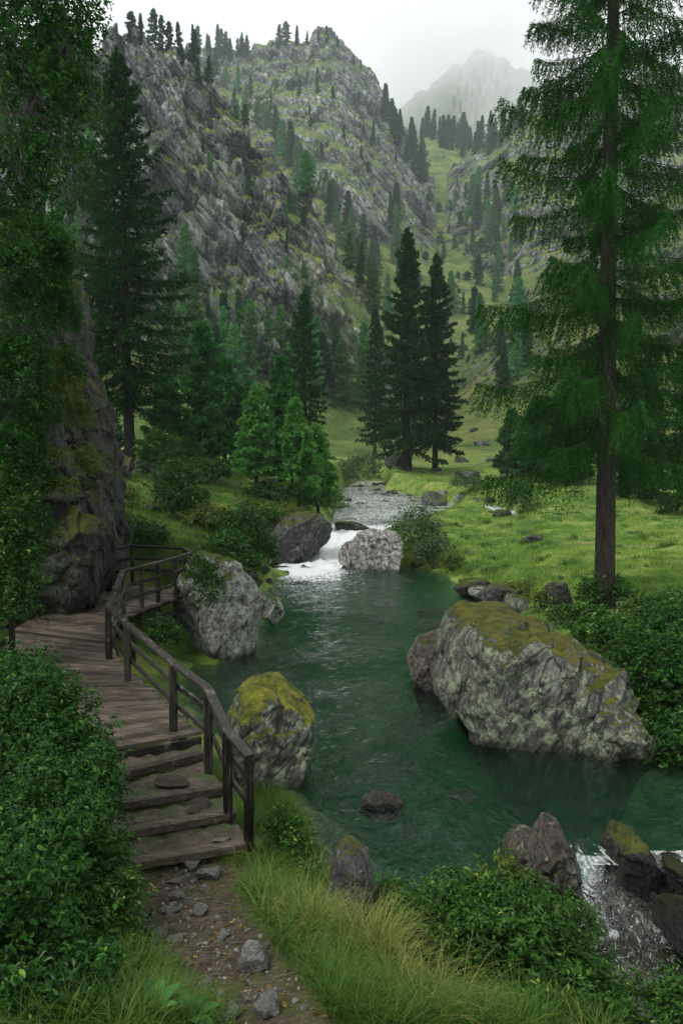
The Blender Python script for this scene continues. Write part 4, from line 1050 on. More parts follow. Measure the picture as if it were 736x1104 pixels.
zone([(300, 165), (330, 190), (372, 240), (400, 290), (405, 340), (380, 300), (350, 235), (320, 200)], 24, (24, 46), ['light', 'light', 'dark'], 33, 'larch climbing the shoulder right of the left crag', 'larches on the crag shoulder', 'larch_tree', 6)
zone([(385, 250), (420, 215), (440, 260), (450, 330), (420, 360), (395, 320)], 16, (24, 42), ['light', 'dark'], 34, 'larch low on the shoulder beside the gully', 'larches beside the gully', 'larch_tree', 6)
zone([(412, 118), (430, 140), (452, 172), (462, 195), (450, 200), (430, 165), (410, 130)], 16, (20, 36), ['dark'], 35, 'dark spruce on the right-hand skyline of the second ridge', 'spruces down the ridge skyline', 'spruce_tree', 4)
zone([(452, 145), (480, 150), (540, 150), (560, 128), (562, 140), (530, 168), (500, 172), (470, 160)], 30, (18, 32), ['dark'], 36, 'dark misty spruce on the wooded lip at the head of the gully', 'spruces at the gully head', 'spruce_tree', 4)
zone([(430, 230), (500, 205), (515, 250), (490, 300), (450, 300)], 16, (9, 20), ['light', 'round'], 37, 'small conifer or bush on the green floor of the gully', 'small conifers on the gully floor', mind=7)
zone([(500, 235), (520, 205), (560, 190), (570, 260), (560, 330), (520, 330), (505, 290)], 22, (24, 44), ['light', 'light', 'dark'], 38, 'hazy conifer on the wooded slope between gully and great larch', 'conifers right of the gully', mind=6)
zone([(505, 360), (520, 335), (565, 330), (570, 425), (505, 428)], 11, (34, 60), ['dark', 'light'], 39, 'dark conifer in the wood at the top of the meadow', 'conifers above the meadow', mind=7)
zone([(215, 395), (260, 375), (330, 385), (395, 395), (400, 440), (345, 435), (290, 430), (235, 430)], 23, (50, 84), ['light', 'light', 'light', 'dark'], 40, 'tall green larch in the wood at the foot of the left crag', 'larches at the crag foot', 'larch_tree', 8)
zone([(190, 300), (215, 330), (215, 400), (190, 410), (165, 360)], 8, (50, 75), ['light'], 41, 'larch under the crag seen behind the tall spruce', 'larches behind the tall spruce', 'larch_tree', 8)
zone([(20, 75), (60, 55), (100, 60), (118, 66), (110, 130), (60, 150), (20, 140)], 22, (34, 62), ['dark', 'round', 'light'], 42, 'dark conifer on the wooded slope left of the crag', 'conifers left of the crag', mind=7)
zone([(60, 180), (110, 190), (120, 300), (110, 420), (70, 400)], 14, (40, 70), ['light', 'dark'], 43, 'conifer on the slope between rock wall and tall spruce', 'conifers left of the tall spruce', mind=9)
zone([(215, 110), (300, 200), (360, 290), (330, 320), (250, 250), (200, 160)], 14, (10, 22), ['light', 'round'], 44, 'stunted conifer clinging to the left crag face', 'conifers on the crag face', mind=10)
zone([(290, 80), (360, 80), (430, 170), (420, 210), (340, 170), (290, 130)], 18, (9, 18), ['dark', 'round'], 45, 'stunted hazy conifer on the second ridge face', 'conifers on the second ridge face', mind=9)
zone([(395, 400), (450, 330), (500, 330), (510, 400), (480, 440), (420, 445)], 7, (22, 46), ['light'], 46, 'green conifer on the slope right behind the twin spruces', 'conifers behind the twin spruces', mind=9)
zone([(430, 215), (500, 200), (540, 280), (560, 400), (480, 420), (400, 420), (420, 300)], 40, (5, 11), ['round', 'light'], 48, 'low round bush dotting the green slope under the gully', 'low bushes dotting the gully slope', 'bush', 7)
zone([(480, 98), (520, 70), (560, 85), (570, 140), (500, 140)], 44, (7, 15), ['dark', 'round'], 47, 'faint conifer on the mist-covered peak', 'conifers on the misty peak', mind=5)

# ------------------------------------------------------------------ leafy shrubs
def leaves(rng, pos, nrm, size, asp=.45, fold=.25, pointed=True):
    N = len(pos)
    d = rng.normal(size=(N, 3)) + np.array([0, 0, .15]); d -= nrm * np.sum(d * nrm, 1, keepdims=True); d /= np.linalg.norm(d, axis=1, keepdims=True) + 1e-9
    s = np.cross(nrm, d)
    L = (size * rng.uniform(.45, 1.4, N))[:, None]
    W = L * asp * .5
    up = nrm * L * fold * .35
    v0 = pos; v1 = pos + d * L * .35 + s * W + up; v2 = pos + d * L * .72 + s * W * .75 + up; v3 = pos + d * L - nrm * L * .08; v4 = pos + d * L * .72 - s * W * .75 + up; v5 = pos + d * L * .35 - s * W + up
    V = np.stack([v0, v1, v2, v3, v4, v5], 1).reshape(-1, 3)
    k = np.arange(N)[:, None] * 6
    F = np.concatenate([k + np.array([[0, 1, 2, 3]]), k + np.array([[0, 3, 4, 5]])])
    return V, F
def bush(rng, lobes, ncl, per, size, asp=.45, spread=2.2, tip=.25, bare=.35):
    """lobes: rows of cx,cy,cz,rx,ry,rz. clusters of leaves at twig ends, thinner inside"""
    lobes = np.asarray(lobes, float)
    wt = (lobes[:, 3] * lobes[:, 5] * lobes[:, 4]) ** .67; wt /= wt.sum()
    li = rng.choice(len(lobes), ncl, p=wt)
    d = rng.normal(size=(ncl, 3)); d /= np.linalg.norm(d, axis=1, keepdims=True)
    d[:, 2] = np.where(d[:, 2] < -.35, -d[:, 2], d[:, 2])
    rr = bare + (1 - bare) * rng.random(ncl) ** .5
    bumpy = 1 + .2 * rng.random(ncl) ** 8 * 2.6 + .55 * fbm(d * 2.3 + li[:, None] * 5.3, 3, int(rng.integers(999)))
    c = lobes[li, :3] + d * lobes[li, 3:] * (rr * bumpy)[:, None]
    tw = d * .7 + np.array([0, 0, .55]) + rng.normal(size=d.shape) * .35
    tw /= np.linalg.norm(tw, axis=1, keepdims=True)
    tone = rng.random(ncl) ** 1.5
    ci = np.repeat(np.arange(ncl), per)
    q = rng.random(len(ci))
    pos = c[ci] + tw[ci] * (q * size * spread)[:, None] + rng.normal(size=(len(ci), 3)) * size * .35
    nrm = tw[ci] * .55 + np.array([0, 0, .5]) + rng.normal(size=pos.shape) * .5
    nrm /= np.linalg.norm(nrm, axis=1, keepdims=True)
    V, F = leaves(rng, pos, nrm, np.full(len(ci), size), asp)
    rn = np.clip(tone[ci] * .5 + .35 * q * rng.random(len(ci)) + (q > .8) * tip * rng.random(len(ci)) + rng.random(len(ci)) * .12, 0, 1)
    return V, F, np.repeat(rn, 6), c, li
def shrub(name, label, base, lobes_px, ncl, per, size, leafm='shrub', seed=0, group=None, asp=.45, stems=26, cat='shrub', stem_r=.012, barkm='bark_dark', bare=.35, spread=2.2, onland=False):
    """lobes_px rows: px, py, Y, rx px, ry px, depth m"""
    rng = np.random.default_rng(seed)
    lo = []
    for px, py, Y, rx, ry, dm in lobes_px:
        if onland:
            hp = hit(px, py + ry * .75)
            if hp is not None: dm, Y = dm * hp[1] / Y, hp[1] - .1
        c = A(px, py, Y); lo.append([*c, rx * pxm(Y), dm, ry * pxm(Y)])
    V, F, Rn, c, li = bush(rng, lo, ncl, per, size, asp, bare=bare, spread=spread)
    base = np.array(base if base is not None else [lo[0][0], lo[0][1], gz(lo[0][0], lo[0][1])])
    e = empty(name, base, label, cat, group)
    tb = MB()
    for k in rng.choice(len(c), min(stems, len(c)), replace=False):
        L = np.array(lo)[li[k]]
        foot = base + np.array([(L[0] - base[0]) * .4 + rng.normal() * L[3] * .1, (L[1] - base[1]) * .4, 0])
        foot[2] = min(gz(foot[0], foot[1]), c[k][2]) - .05
        t = np.linspace(0, 1, 5)[:, None]
        pts = foot * (1 - t) + c[k] * t + np.array([0, 0, 1]) * (t * (1 - t)) * .25 * np.linalg.norm(c[k] - foot) + rng.normal(size=(5, 3)) * .02 * t
        tb.tube(pts, stem_r * np.array([1.2, 1, .75, .5, .25]), 5, cap=False)
    if tb.n: link('stems', tb.data('stems', M['bark_grey' if stem_r < .011 else barkm], True, base), e)
    link('foliage', mesh_data('foliage', V - base, [F], M[leafm], {'rnd': Rn}), e)
    return e

# near, lower left
shrub('shrub', 'dark dense leafy shrub filling the corner beside the steps', (-3.0, 6.6, gz(-3.0, 6.6)), [(40, 1000, 6.6, 82, 130, .8), (60, 900, 7.4, 62, 80, .7), (10, 1060, 6.0, 90, 120, .7), (85, 1010, 6.9, 48, 90, .5), (40, 1100, 4.95, 96, 70, .5), (-20, 1050, 5.3, 90, 120, .6), (90, 1090, 5.3, 46, 50, .4)], 6500, 11, .052, 'shrub', 601, asp=.5, stems=40)
shrub('shrub', 'dark leafy shrub in front of the boardwalk deck', (-4.0, 8.8, gz(-4.0, 8.8)), [(32, 800, 8.8, 54, 66, .7), (10, 760, 9.4, 60, 50, .6), (62, 830, 8.4, 50, 62, .6), (85, 860, 8.2, 36, 50, .45)], 3300, 11, .052, 'shrub', 602, asp=.5, stems=34)
shrub('shrub', 'bright low leafy shrub overhanging the lower side of the path', None, [(125, 1000, 6.6, 26, 46, .3), (112, 950, 7.2, 26, 40, .35), (130, 1075, 6.0, 40, 40, .35)], 520, 10, .055, 'shrub_bright', 603, stems=14)
# near, bottom middle
shrub('shrub', 'fresh green glossy shrub on the waterside in front of the upright rock', (1.3, 6.9, gz(1.3, 6.9)), [(540, 1050, 7.0, 86, 70, .5), (500, 1000, 7.3, 66, 50, .45), (590, 1030, 7.2, 62, 54, .4), (620, 1080, 6.8, 52, 44, .4), (455, 1010, 7.3, 44, 40, .35), (548, 985, 7.5, 44, 34, .3), (470, 1080, 6.6, 50, 40, .35), (610, 1100, 6.6, 60, 36, .35), (540, 1100, 6.3, 60, 30, .35)], 2900, 12, .052, 'shrub_bright', 604, asp=.42, stems=44, stem_r=.008)
shrub('shrub', 'small leafy shrub at the bottom corner by the rapids', None, [(700, 1098, 6.8, 44, 22, .3), (735, 1090, 6.8, 30, 30, .3)], 240, 10, .055, 'shrub_bright', 605, stems=10)
shrub('shrub', 'low green plant hanging from the bank beside the mossy boulder', None, [(318, 925, 9.6, 22, 32, .3), (330, 960, 9.1, 20, 24, .25), (305, 900, 9.9, 18, 24, .25)], 420, 9, .05, 'shrub_bright', 606, stems=10)
shrub('shrub', 'leafy bank shrub between striped stone and the fresh green shrub', None, [(425, 985, 8.4, 26, 24, .3), (400, 1010, 8.0, 26, 20, .3)], 340, 9, .05, 'shrub_bright', 607, stems=10)
shrub('shrub', 'slender upright sprigs of pale leaves rising from the waterside shrub', (1.25, 7.4, gz(1.25, 7.4)), [(548, 950, 7.7, 12, 30, .12), (520, 965, 7.7, 10, 26, .1), (575, 985, 7.7, 10, 24, .1), (470, 980, 7.7, 12, 22, .1), (438, 985, 7.8, 10, 20, .1)], 170, 9, .06, 'shrub_yellow', 608, asp=.36, stems=40, stem_r=.006)
# right bank behind the huge boulder
RB = [('dark low shrub at the picture edge above the dark pool', [(728, 806, 13.6, 34, 30, .6)], 420, 'shrub'), ('dark leafy shrub nearest the huge boulder on the right bank', [(700, 740, 15.2, 50, 48, .9), (690, 785, 14.6, 40, 36, .6)], 1100, 'shrub'), ('dark leafy shrub cut by the picture edge on the right bank', [(735, 700, 16.5, 46, 44, .9), (748, 770, 14.5, 44, 46, .7)], 1100, 'shrub'),
      ('green shrub around the foot of the great larch', [(704, 672, 19.5, 34, 22, .9), (672, 682, 19.3, 18, 12, .6), (730, 664, 20.0, 32, 22, .9)], 700, 'shrub_bright'), ('low shrub right behind the moss of the huge boulder', [(625, 672, 18.6, 32, 14, .6), (660, 690, 17.4, 34, 16, .6)], 500, 'shrub_bright'), ('small shrub hugging the great larch trunk', [(634, 645, 22.2, 9, 18, .3), (668, 645, 22.5, 9, 15, .3)], 200, 'shrub')]
for i, (lab, lob, n, mt) in enumerate(RB):
    shrub('shrub', lab, None, lob, n, 9, .09 if i < 3 else .1, mt, 620 + i, stems=16, stem_r=.02)
# banks of the stream
MB_ = [('grey-green willow bush beside the pale cascade boulder', [(450, 580, 38, 26, 24, 1.2), (466, 598, 36, 20, 18, 1)], 700, 'shrub_grey', .14), ('grey-green bush on the stream bank before the twin spruces', [(392, 512, 84, 22, 20, 1.5)], 420, 'shrub_grey', .24), ('round grey-green bush beside the side channel', [(560, 540, 60, 15, 18, 1)], 340, 'shrub_grey', .16),
       ('bright green shrub at the head of the cascade', [(356, 545, 46, 16, 14, .8)], 320, 'shrub_bright', .13), ('dark rounded shrub on the bank above the viewing platform', [(192, 532, 40, 26, 28, 1.2), (205, 548, 38, 20, 16, 1)], 700, 'shrub', .14), ('blue-green shrub under the broad pine', [(225, 512, 50, 26, 14, 1.2)], 420, 'shrub', .16),
       ('yellowish leafy shrub beside the rock wall above the railing', [(125, 545, 30, 26, 24, 1), (118, 570, 28, 22, 20, .8)], 700, 'shrub_yellow', .11), ('green shrub behind the railing of the viewing platform', [(130, 580, 27, 24, 16, .8), (160, 580, 28, 20, 12, .7)], 520, 'shrub', .11), ('dark fern-like shrub at the left bank of the pool', [(262, 575, 34, 24, 24, 1), (245, 595, 31, 18, 16, .8)], 560, 'shrub', .13), ('dark ferny shrub over the pool corner left of the cascade', [(282, 600, 36, 18, 18, 1), (266, 612, 32, 16, 14, .7), (250, 590, 32, 18, 14, .7)], 620, 'shrub', .12), ('bright mossy shrub above the dark cascade boulder', [(283, 560, 41, 18, 12, .8)], 300, 'shrub_bright', .12), ('low yellow-green bush on the mossy bank', [(222, 560, 36, 26, 12, 1)], 400, 'shrub_yellow', .12),
       ('green shrub growing over the tall pale boulder', [(226, 640, 19.4, 16, 28, .4), (214, 620, 19.6, 12, 18, .35)], 420, 'shrub_bright', .07), ('dark shrub at the boulder foot under the platform', [(176, 690, 17.5, 16, 20, .4)], 240, 'shrub', .07), ('dark juniper-like bush at the foot of the tall spruce', [(170, 500, 54, 24, 24, 1.2)], 420, 'shrub', .17), ('green undergrowth bush under the young larches', [(300, 535, 47, 34, 12, 1.2)], 420, 'shrub', .15), ('olive bush on the slope left of the cascade boulder', [(300, 556, 42, 24, 10, 1)], 300, 'shrub_yellow', .13), ('tiny shrub on the far bank of the side channel', [(505, 524, 72, 18, 8, 1)], 220, 'shrub_grey', .18),
       ('low bush on the meadow corner over the pool', [(487, 608, 33, 12, 10, .6)], 220, 'shrub_yellow', .1), ('low rough bush on the bank beside the meadow rocks', [(585, 652, 23.5, 10, 10, .4), (555, 640, 26, 14, 8, .5)], 260, 'shrub_yellow', .09)]
for i, (lab, lob, n, mt, sz) in enumerate(MB_):
    shrub('shrub', lab, None if i not in (12, 13) else A(lob[0][0], lob[0][1] + 20, lob[0][2] + .4), lob, n, 8, sz, mt, 640 + i, stems=0 if i in (12, 13) else 7, stem_r=.012, onland=i not in (12, 13))
# growing on the rock wall
CW = [('dark shrub along the upper edge of the rock wall', [(60, 300, 17.8, 16, 34, .5), (70, 350, 17.9, 13, 30, .4), (76, 405, 18.0, 12, 26, .4)], 800, 'birch', .075), ('mossy ferny growth low on the outer edge of the rock wall', [(84, 455, 18.0, 14, 26, .35), (94, 505, 18.0, 10, 22, .3)], 420, 'shrub_yellow', .065), ('dark shrub filling the hollow of the rock wall under the birch', [(52, 275, 17.2, 26, 30, .7), (20, 260, 16.8, 34, 30, .8), (62, 320, 17.4, 16, 22, .4)], 1100, 'birch', .075), ('dark foliage cascading down the middle of the rock wall', [(30, 400, 16.6, 26, 34, .6), (42, 450, 16.8, 18, 26, .5), (18, 500, 16.4, 26, 34, .6)], 1300, 'birch', .075), ('green ferny growth on the lower edge of the rock wall beside the deck', [(34, 520, 16.6, 22, 24, .5), (44, 580, 16.4, 14, 30, .4), (10, 600, 15.8, 30, 50, .6)], 900, 'shrub', .075), ('dark green shrub clinging to the top of the rock wall', [(10, 300, 16.6, 38, 44, .9), (30, 340, 16.8, 22, 40, .6)], 1500, 'birch', .075), ('dark green shrub hanging half way down the rock wall', [(5, 420, 16.5, 36, 56, .8), (26, 480, 16.8, 22, 34, .5)], 1500, 'birch', .075), ('leafy shrub draping the rock wall above the deck', [(8, 560, 16.2, 34, 46, .7), (20, 620, 15.8, 26, 52, .6), (5, 660, 15.5, 30, 40, .5)], 2000, 'shrub_bright', .075), ('rusty green tuft of shrub in a crack of the rock wall', [(66, 430, 17.6, 13, 22, .3), (58, 396, 17.8, 12, 18, .3)], 260, 'shrub_yellow', .07), ('mossy cushion shrub on the rock wall ledge', [(45, 500, 17.2, 22, 14, .4), (62, 530, 17.0, 22, 12, .3)], 360, 'shrub_yellow', .07)]
for i, (lab, lob, n, mt, sz) in enumerate(CW):
    shrub('shrub', lab, A(lob[0][0] - 10, lob[0][1] + 30, lob[0][2] + .8), lob, n, 9, sz, mt, 670 + i, stems=0)

# birch overhanging the top left corner
bb = np.array([-6.9, 12.6, 0]); bb[2] = gz(bb[0], bb[1]) - .05
rng = np.random.default_rng(77)
BL = [(15, 40, 12, 60, 60, 1.3), (45, 110, 12.2, 50, 60, 1.2), (20, 190, 12, 50, 50, 1.2), (72, 60, 12.6, 34, 46, .9), (60, 170, 12.6, 34, 40, .8), (88, 118, 12.8, 20, 34, .6), (-10, 250, 12, 46, 40, 1), (84, 20, 12.4, 26, 26, .8), (36, 226, 12.3, 26, 32, .7), (-60, 60, 12, 80, 120, 1.6), (-40, -60, 12, 120, 70, 1.8)]
lo = [[*A(px, py, Y), rx * pxm(Y), dm, ry * pxm(Y)] for px, py, Y, rx, ry, dm in BL]
V, F, Rn, c, li = bush(rng, lo, 5200, 10, .058, .6, spread=2.6, bare=.15)
e = empty('birch_tree', bb, 'dark leafy birch overhanging the top of the rock wall', 'tree')
tb = MB()
top = np.array(lo[9][:3]) + np.array([0.2, 0, 1.5])
t = np.linspace(0, 1, 9)[:, None]
tr = bb * (1 - t) + top * t + np.array([.5, 0, 0]) * np.sin(t * 3)
tb.tube(tr, .17 * np.linspace(1.2, .35, 9), 10)
for L in lo:
    f = tr[int(rng.integers(4, 9))]
    tgt = np.array(L[:3])
    pts = f * (1 - t) + tgt * t + np.array([0, 0, .6]) * np.sin(t * 3.1)
    tb.tube(pts, .05 * np.linspace(1, .25, 9), 6, cap=False)
    for k in rng.choice(np.where(li == lo.index(L))[0], 22):
        q = pts[int(rng.integers(4, 9))]
        tt = np.linspace(0, 1, 5)[:, None]
        tb.tube(q * (1 - tt) + c[k] * tt + np.array([0, 0, .15]) * np.sin(tt * 3.1), .012 * np.linspace(1, .3, 5), 4, cap=False)
link('trunk', tb.data('trunk', M['bark_grey'], True, bb), e)
link('crown', mesh_data('crown', V - bb, [F], M['birch'], {'rnd': Rn}), e)

# ------------------------------------------------------------------ grasses
def blades(rng, base, length, width, lean, leanv, rnd, seg=3):
    N = len(base)
    az = rng.uniform(0, 6.283, N)
    d = np.stack([np.cos(az), np.sin(az), 0 * az], -1) * .55 + leanv
    d /= np.linalg.norm(d, axis=1, keepdims=True) + 1e-9
    s = np.stack([-d[:, 1], d[:, 0], 0 * az], -1)
    V = []
    for k in range(seg + 1):
        t = k / seg
        ang = lean * t
        p = base + d * (length * np.sin(lean * t * .9) * t)[:, None] + np.array([0, 0, 1.0]) * (length * t * np.cos(ang * .75))[:, None]
        wv = s * (width * (1 - t ** 1.5) * .5)[:, None]
        V += [p + wv, p - wv] if k < seg else [p]
    V = np.stack(V, 1)
    nv = V.shape[1]
    o = np.arange(N)[:, None] * nv
    Q = np.concatenate([o + np.array([[2*k, 2*k+1, 2*k+3, 2*k+2]]) for k in range(seg - 1)])
    T = o + np.array([[2*seg-2, 2*seg-1, 2*seg]])
    return V.reshape(-1, 3), [Q, T], np.repeat(rnd, nv)
def land_z(X, Y): return land(X / Y, Y)[1]
def grass(name, pts, wpts, n, ln, wd, mat, seed, lean=(.5, 1.6), leanv=(.0, 0, 0), tuft=.16, tone=(0, 1), keep=None):
    """pts rows px,py centre of tuft groups (on the land), wpts spread metres"""
    rng = np.random.default_rng(seed)
    B = []
    for px, py in pts:
        p = hit(px, py)
        if p is not None: B.append(p[:2])
    B = np.array(B)
    ti = rng.integers(len(B), size=max(1, n // 40))
    tc = B[ti] + rng.normal(size=(len(ti), 2)) * wpts
    bi = rng.integers(len(tc), size=n)
    xy = tc[bi] + rng.normal(size=(n, 2)) * tuft * .5
    X, Y = xy.T
    ok = poly_sd(X, Y, POOL) > .05
    if keep is not None: ok &= keep(X, Y)
    xy, bi = xy[ok], bi[ok]
    z = land_z(xy[:, 0], xy[:, 1])
    n = len(xy)
    tn = rng.random(len(tc))
    out = xy - tc[bi]
    lv = np.c_[out / (tuft * .5), np.zeros(n)] * .8 + np.array(leanv)
    V, P, Rn = blades(rng, np.c_[xy, z - .02], ln * rng.uniform(.5, 1.2, n), wd * rng.uniform(.7, 1.3, n), rng.uniform(*lean, n), lv, np.clip(tone[0] + (tone[1] - tone[0]) * (tn[bi] * .6 + rng.random(n) * .4), 0, 1))
    tag(link(name, mesh_data(name, V, P, M[mat], {'rnd': Rn})), kind='stuff')
pathd = lambda lim: (lambda X, Y: line_d(X, Y, PATH)[0] - line_d(X, Y, PATH)[2] > lim)
grass('grass', [(300, 930), (280, 970), (250, 985), (320, 1000), (345, 1030), (290, 1000), (310, 960), (265, 960), (330, 970)], .22, 7500, .42, .0065, 'grass', 801, (.9, 1.9), (.5, -.4, 0), keep=pathd(-.02))
grass('grass', [(340, 1010), (380, 1020), (400, 1040), (370, 1000), (430, 1060), (345, 960)], .2, 2600, .5, .006, 'grass_dry', 802, (.5, 1.5), (.4, -.3, 0), keep=pathd(-.05))
grass('grass', [(320, 1075), (360, 1090), (400, 1095), (340, 1060), (430, 1095), (300, 1095)], .2, 6000, .34, .006, 'grass', 803, (.5, 1.5), (.2, -.2, 0), tone=(.1, .9), keep=pathd(.08))
grass('grass', [(160, 1060), (180, 1080), (150, 1040), (190, 1095), (140, 1020), (210, 1100)], .12, 2400, .24, .006, 'grass', 804, (.6, 1.6), tone=(.2, 1), keep=pathd(-.45))
grass('grass', [(135, 940), (262, 928), (285, 925), (130, 945), (120, 960)], .10, 1800, .2, .006, 'grass', 805, (.6, 1.7), keep=pathd(-.6))
grass('grass', [(300, 872), (325, 885), (345, 905), (310, 895), (285, 862), (335, 870), (350, 930), (290, 885), (275, 890)], .16, 6500, .34, .006, 'grass', 806, (.6, 1.8), (.4, -.3, 0))
grass('grass', [(600, 1095), (480, 1100), (520, 1104), (640, 1100), (90, 1100), (120, 1095)], .2, 4200, .3, .007, 'grass', 807, (.5, 1.5))
rng = np.random.default_rng(811)
def meadow(n, seed, x0, x1, y0, y1, ln, mat, cond):
    rng = np.random.default_rng(seed)
    Y = np.exp(rng.uniform(np.log(y0), np.log(y1), n)); u = rng.uniform(x0, x1, n); X = u * Y
    ok = cond(X, Y) & (poly_sd(X, Y, POOL) > .35)
    for L in (UPPER, SIDE, LOWER): ok &= line_d(X, Y, L)[0] - line_d(X, Y, L)[2] > .45
    ok &= line_d(X, Y, TRAIL)[0] > .3
    dens = fbm(np.stack([X / 1.3, Y / 1.3, X * 0], -1), 3, 900)
    ok &= dens > rng.uniform(-.6, .35, n)
    X, Y, dens = X[ok], Y[ok], dens[ok]
    n = len(X)
    big = fbm(np.stack([X / 6, Y / 9, X * 0], -1), 3, 901)
    k = np.clip(Y / 22, .8, 3)
    V, P, Rn = blades(rng, np.c_[X, Y, land_z(X, Y) - .02], ln * rng.uniform(.4, 1.2, n) * k ** .5, .012 * k, rng.uniform(.3, 1.5, n), np.zeros((n, 3)), np.clip(.42 + .85 * big + .5 * (rng.random(n) - .5), 0, 1), 2)
    tag(link('meadow_grass', mesh_data('meadow_grass', V, P, M[mat], {'rnd': Rn})), kind='stuff')
meadow(190000, 821, .06, .5, 20, 100, .17, 'meadow', lambda X, Y: (X > 2.5) & ~((X > 7) & (Y < 20)))
meadow(100000, 822, -.36, .02, 22, 70, .27, 'meadow', lambda X, Y: X < 3)
rng = np.random.default_rng(831)
mp = [(rng.uniform(475, 730), rng.uniform(535, 640)) for _ in range(150)]
grass('meadow_grass', mp, .35, 30000, .26, .012, 'meadow', 832, (.4, 1.5), tuft=.3, tone=(0, .75))
grass('meadow_grass', [(rng.uniform(480, 730), rng.uniform(530, 640)) for _ in range(60)], .3, 9000, .4, .011, 'grass', 833, (.4, 1.5), tuft=.22, tone=(0, .7))
grass('meadow_grass', [(rng.uniform(110, 300), rng.uniform(525, 610)) for _ in range(80)], .3, 16000, .42, .012, 'grass', 834, (.5, 1.7), tuft=.25, tone=(.1, .9))
for k in range(26):
    loose('rock', rng.uniform(470, 730), rng.uniform(522, 640), rng.uniform(4, 13), int(rng.choice([0, 1, 2])), 890 + k, 'small grey stone half sunk in the grass of the right-hand meadow', 'rock', 'small stones in the meadow', -.05, .7)
# broad-leaved plants at the bottom of the path
for i, (px, py, lab) in enumerate([(165, 1096, 'broad-leaved green plant at the bottom edge of the path'), (205, 1100, 'rosette of long pointed leaves beside the path bottom')]):
    p = hit(px, py)
    rng = np.random.default_rng(850 + i)
    n = 15
    V, F = [], []
    for k in range(n):
        az, el_, L = rng.uniform(0, 6.28), rng.uniform(.5, 1.2), rng.uniform(.17, .28)
        d = np.array([math.cos(az), math.sin(az), 0]); s = np.array([-d[1], d[0], 0])
        o = len(V)
        for j in range(7):
            t = j / 6
            c_ = p + d * L * t * math.cos(el_ * (1 - .5 * t)) + np.array([0, 0, L * (t * math.sin(el_) - .45 * t * t)])
            w_ = .045 * math.sin(math.pi * min(1, t * .92 + .06)) ** .8 * (1 if j < 6 else .1)
            V += [c_ + s * w_ + [0, 0, .012], c_, c_ - s * w_ + [0, 0, .012]]
        for j in range(6):
            a = o + j * 3
            F += [[a, a + 1, a + 4, a + 3], [a + 1, a + 2, a + 5, a + 4]]
    link_o = link('leafy_plant', mesh_data('leafy_plant', np.array(V) - p, [F], M['plant'], {'rnd': np.repeat(rng.random(n), 21)}, True), None, p)
    tag(link_o, lab, 'plant')

# grit, chips and fallen twigs on the trodden path
rng = np.random.default_rng(870)
n = 900
t = rng.random(n); s_ = np.r_[0, np.cumsum(np.linalg.norm(np.diff(PATH[:, :2], axis=0), axis=1))]
cx = np.stack([np.interp(t * s_[-1] * .86, s_, PATH[:, k]) for k in range(2)], -1) + rng.normal(size=(n, 2)) * .3
V0, F0 = ICO[3][0][:12] * 1, None
bm = bmesh.new(); bmesh.ops.create_icosphere(bm, subdivisions=1, radius=1)
V0 = np.array([v.co[:] for v in bm.verts]); F0 = np.array([[v.index for v in f.verts] for f in bm.faces]); bm.free()
sz = .006 + .024 * rng.random(n) ** 4
zz = land_z(cx[:, 0], cx[:, 1])
V = np.c_[cx, zz + sz * .2][:, None] + V0[None] * (sz[:, None] * rng.uniform(.5, 1.3, (n, 3)))[:, None] + rng.normal(size=(n, len(V0), 3)) * sz[:, None, None] * .15
F = (np.arange(n)[:, None, None] * len(V0) + F0[None]).reshape(-1, 3)
tag(link('gravel', mesh_data('gravel', V.reshape(-1, 3), [F], M['rock_bare'])), kind='stuff')
m = MB()
for k in range(170):
    u_ = rng.random()
    c = np.array([np.interp(u_ * s_[-1] * .86, s_, PATH[:, j]) for j in range(2)]) + rng.normal(size=2) * .32
    a = rng.uniform(0, 6.3); L = rng.uniform(.05, .28)
    P_ = np.stack([c[0] + math.cos(a) * np.linspace(-.5, .5, 4) * L + rng.normal(size=4) * .008, c[1] + math.sin(a) * np.linspace(-.5, .5, 4) * L + rng.normal(size=4) * .008], -1)
    m.tube(np.c_[P_, land_z(P_[:, 0], P_[:, 1]) + .006 + rng.random(4) * .012], rng.uniform(.0018, .0045), 4)
tag(link('fallen_twigs', m.data('fallen_twigs', M['bark_grey'])), kind='stuff')
n = 1100
xy = np.stack([rng.uniform(-2.6, 1.4, n), rng.uniform(5.0, 9.4, n)], -1)
xy = xy[poly_sd(xy[:, 0], xy[:, 1], POOL) > .3]
nn = rng.normal(size=(len(xy), 3)) * .45 + [0, 0, 1]; nn /= np.linalg.norm(nn, axis=1, keepdims=True)
V, F = leaves(rng, np.c_[xy, land_z(xy[:, 0], xy[:, 1]) + .012], nn, np.full(len(xy), .045), .5)
M['litter'] = leaf_mat('fallen_leaves', (0.05, 0.03, 0.012), (0.16, 0.09, 0.03), (0.26, 0.19, 0.05), 0.5, 0.1)
tag(link('leaf_litter', mesh_data('leaf_litter', V, [F], M['litter'], {'rnd': np.repeat(rng.random(len(xy)), 6)})), kind='stuff')
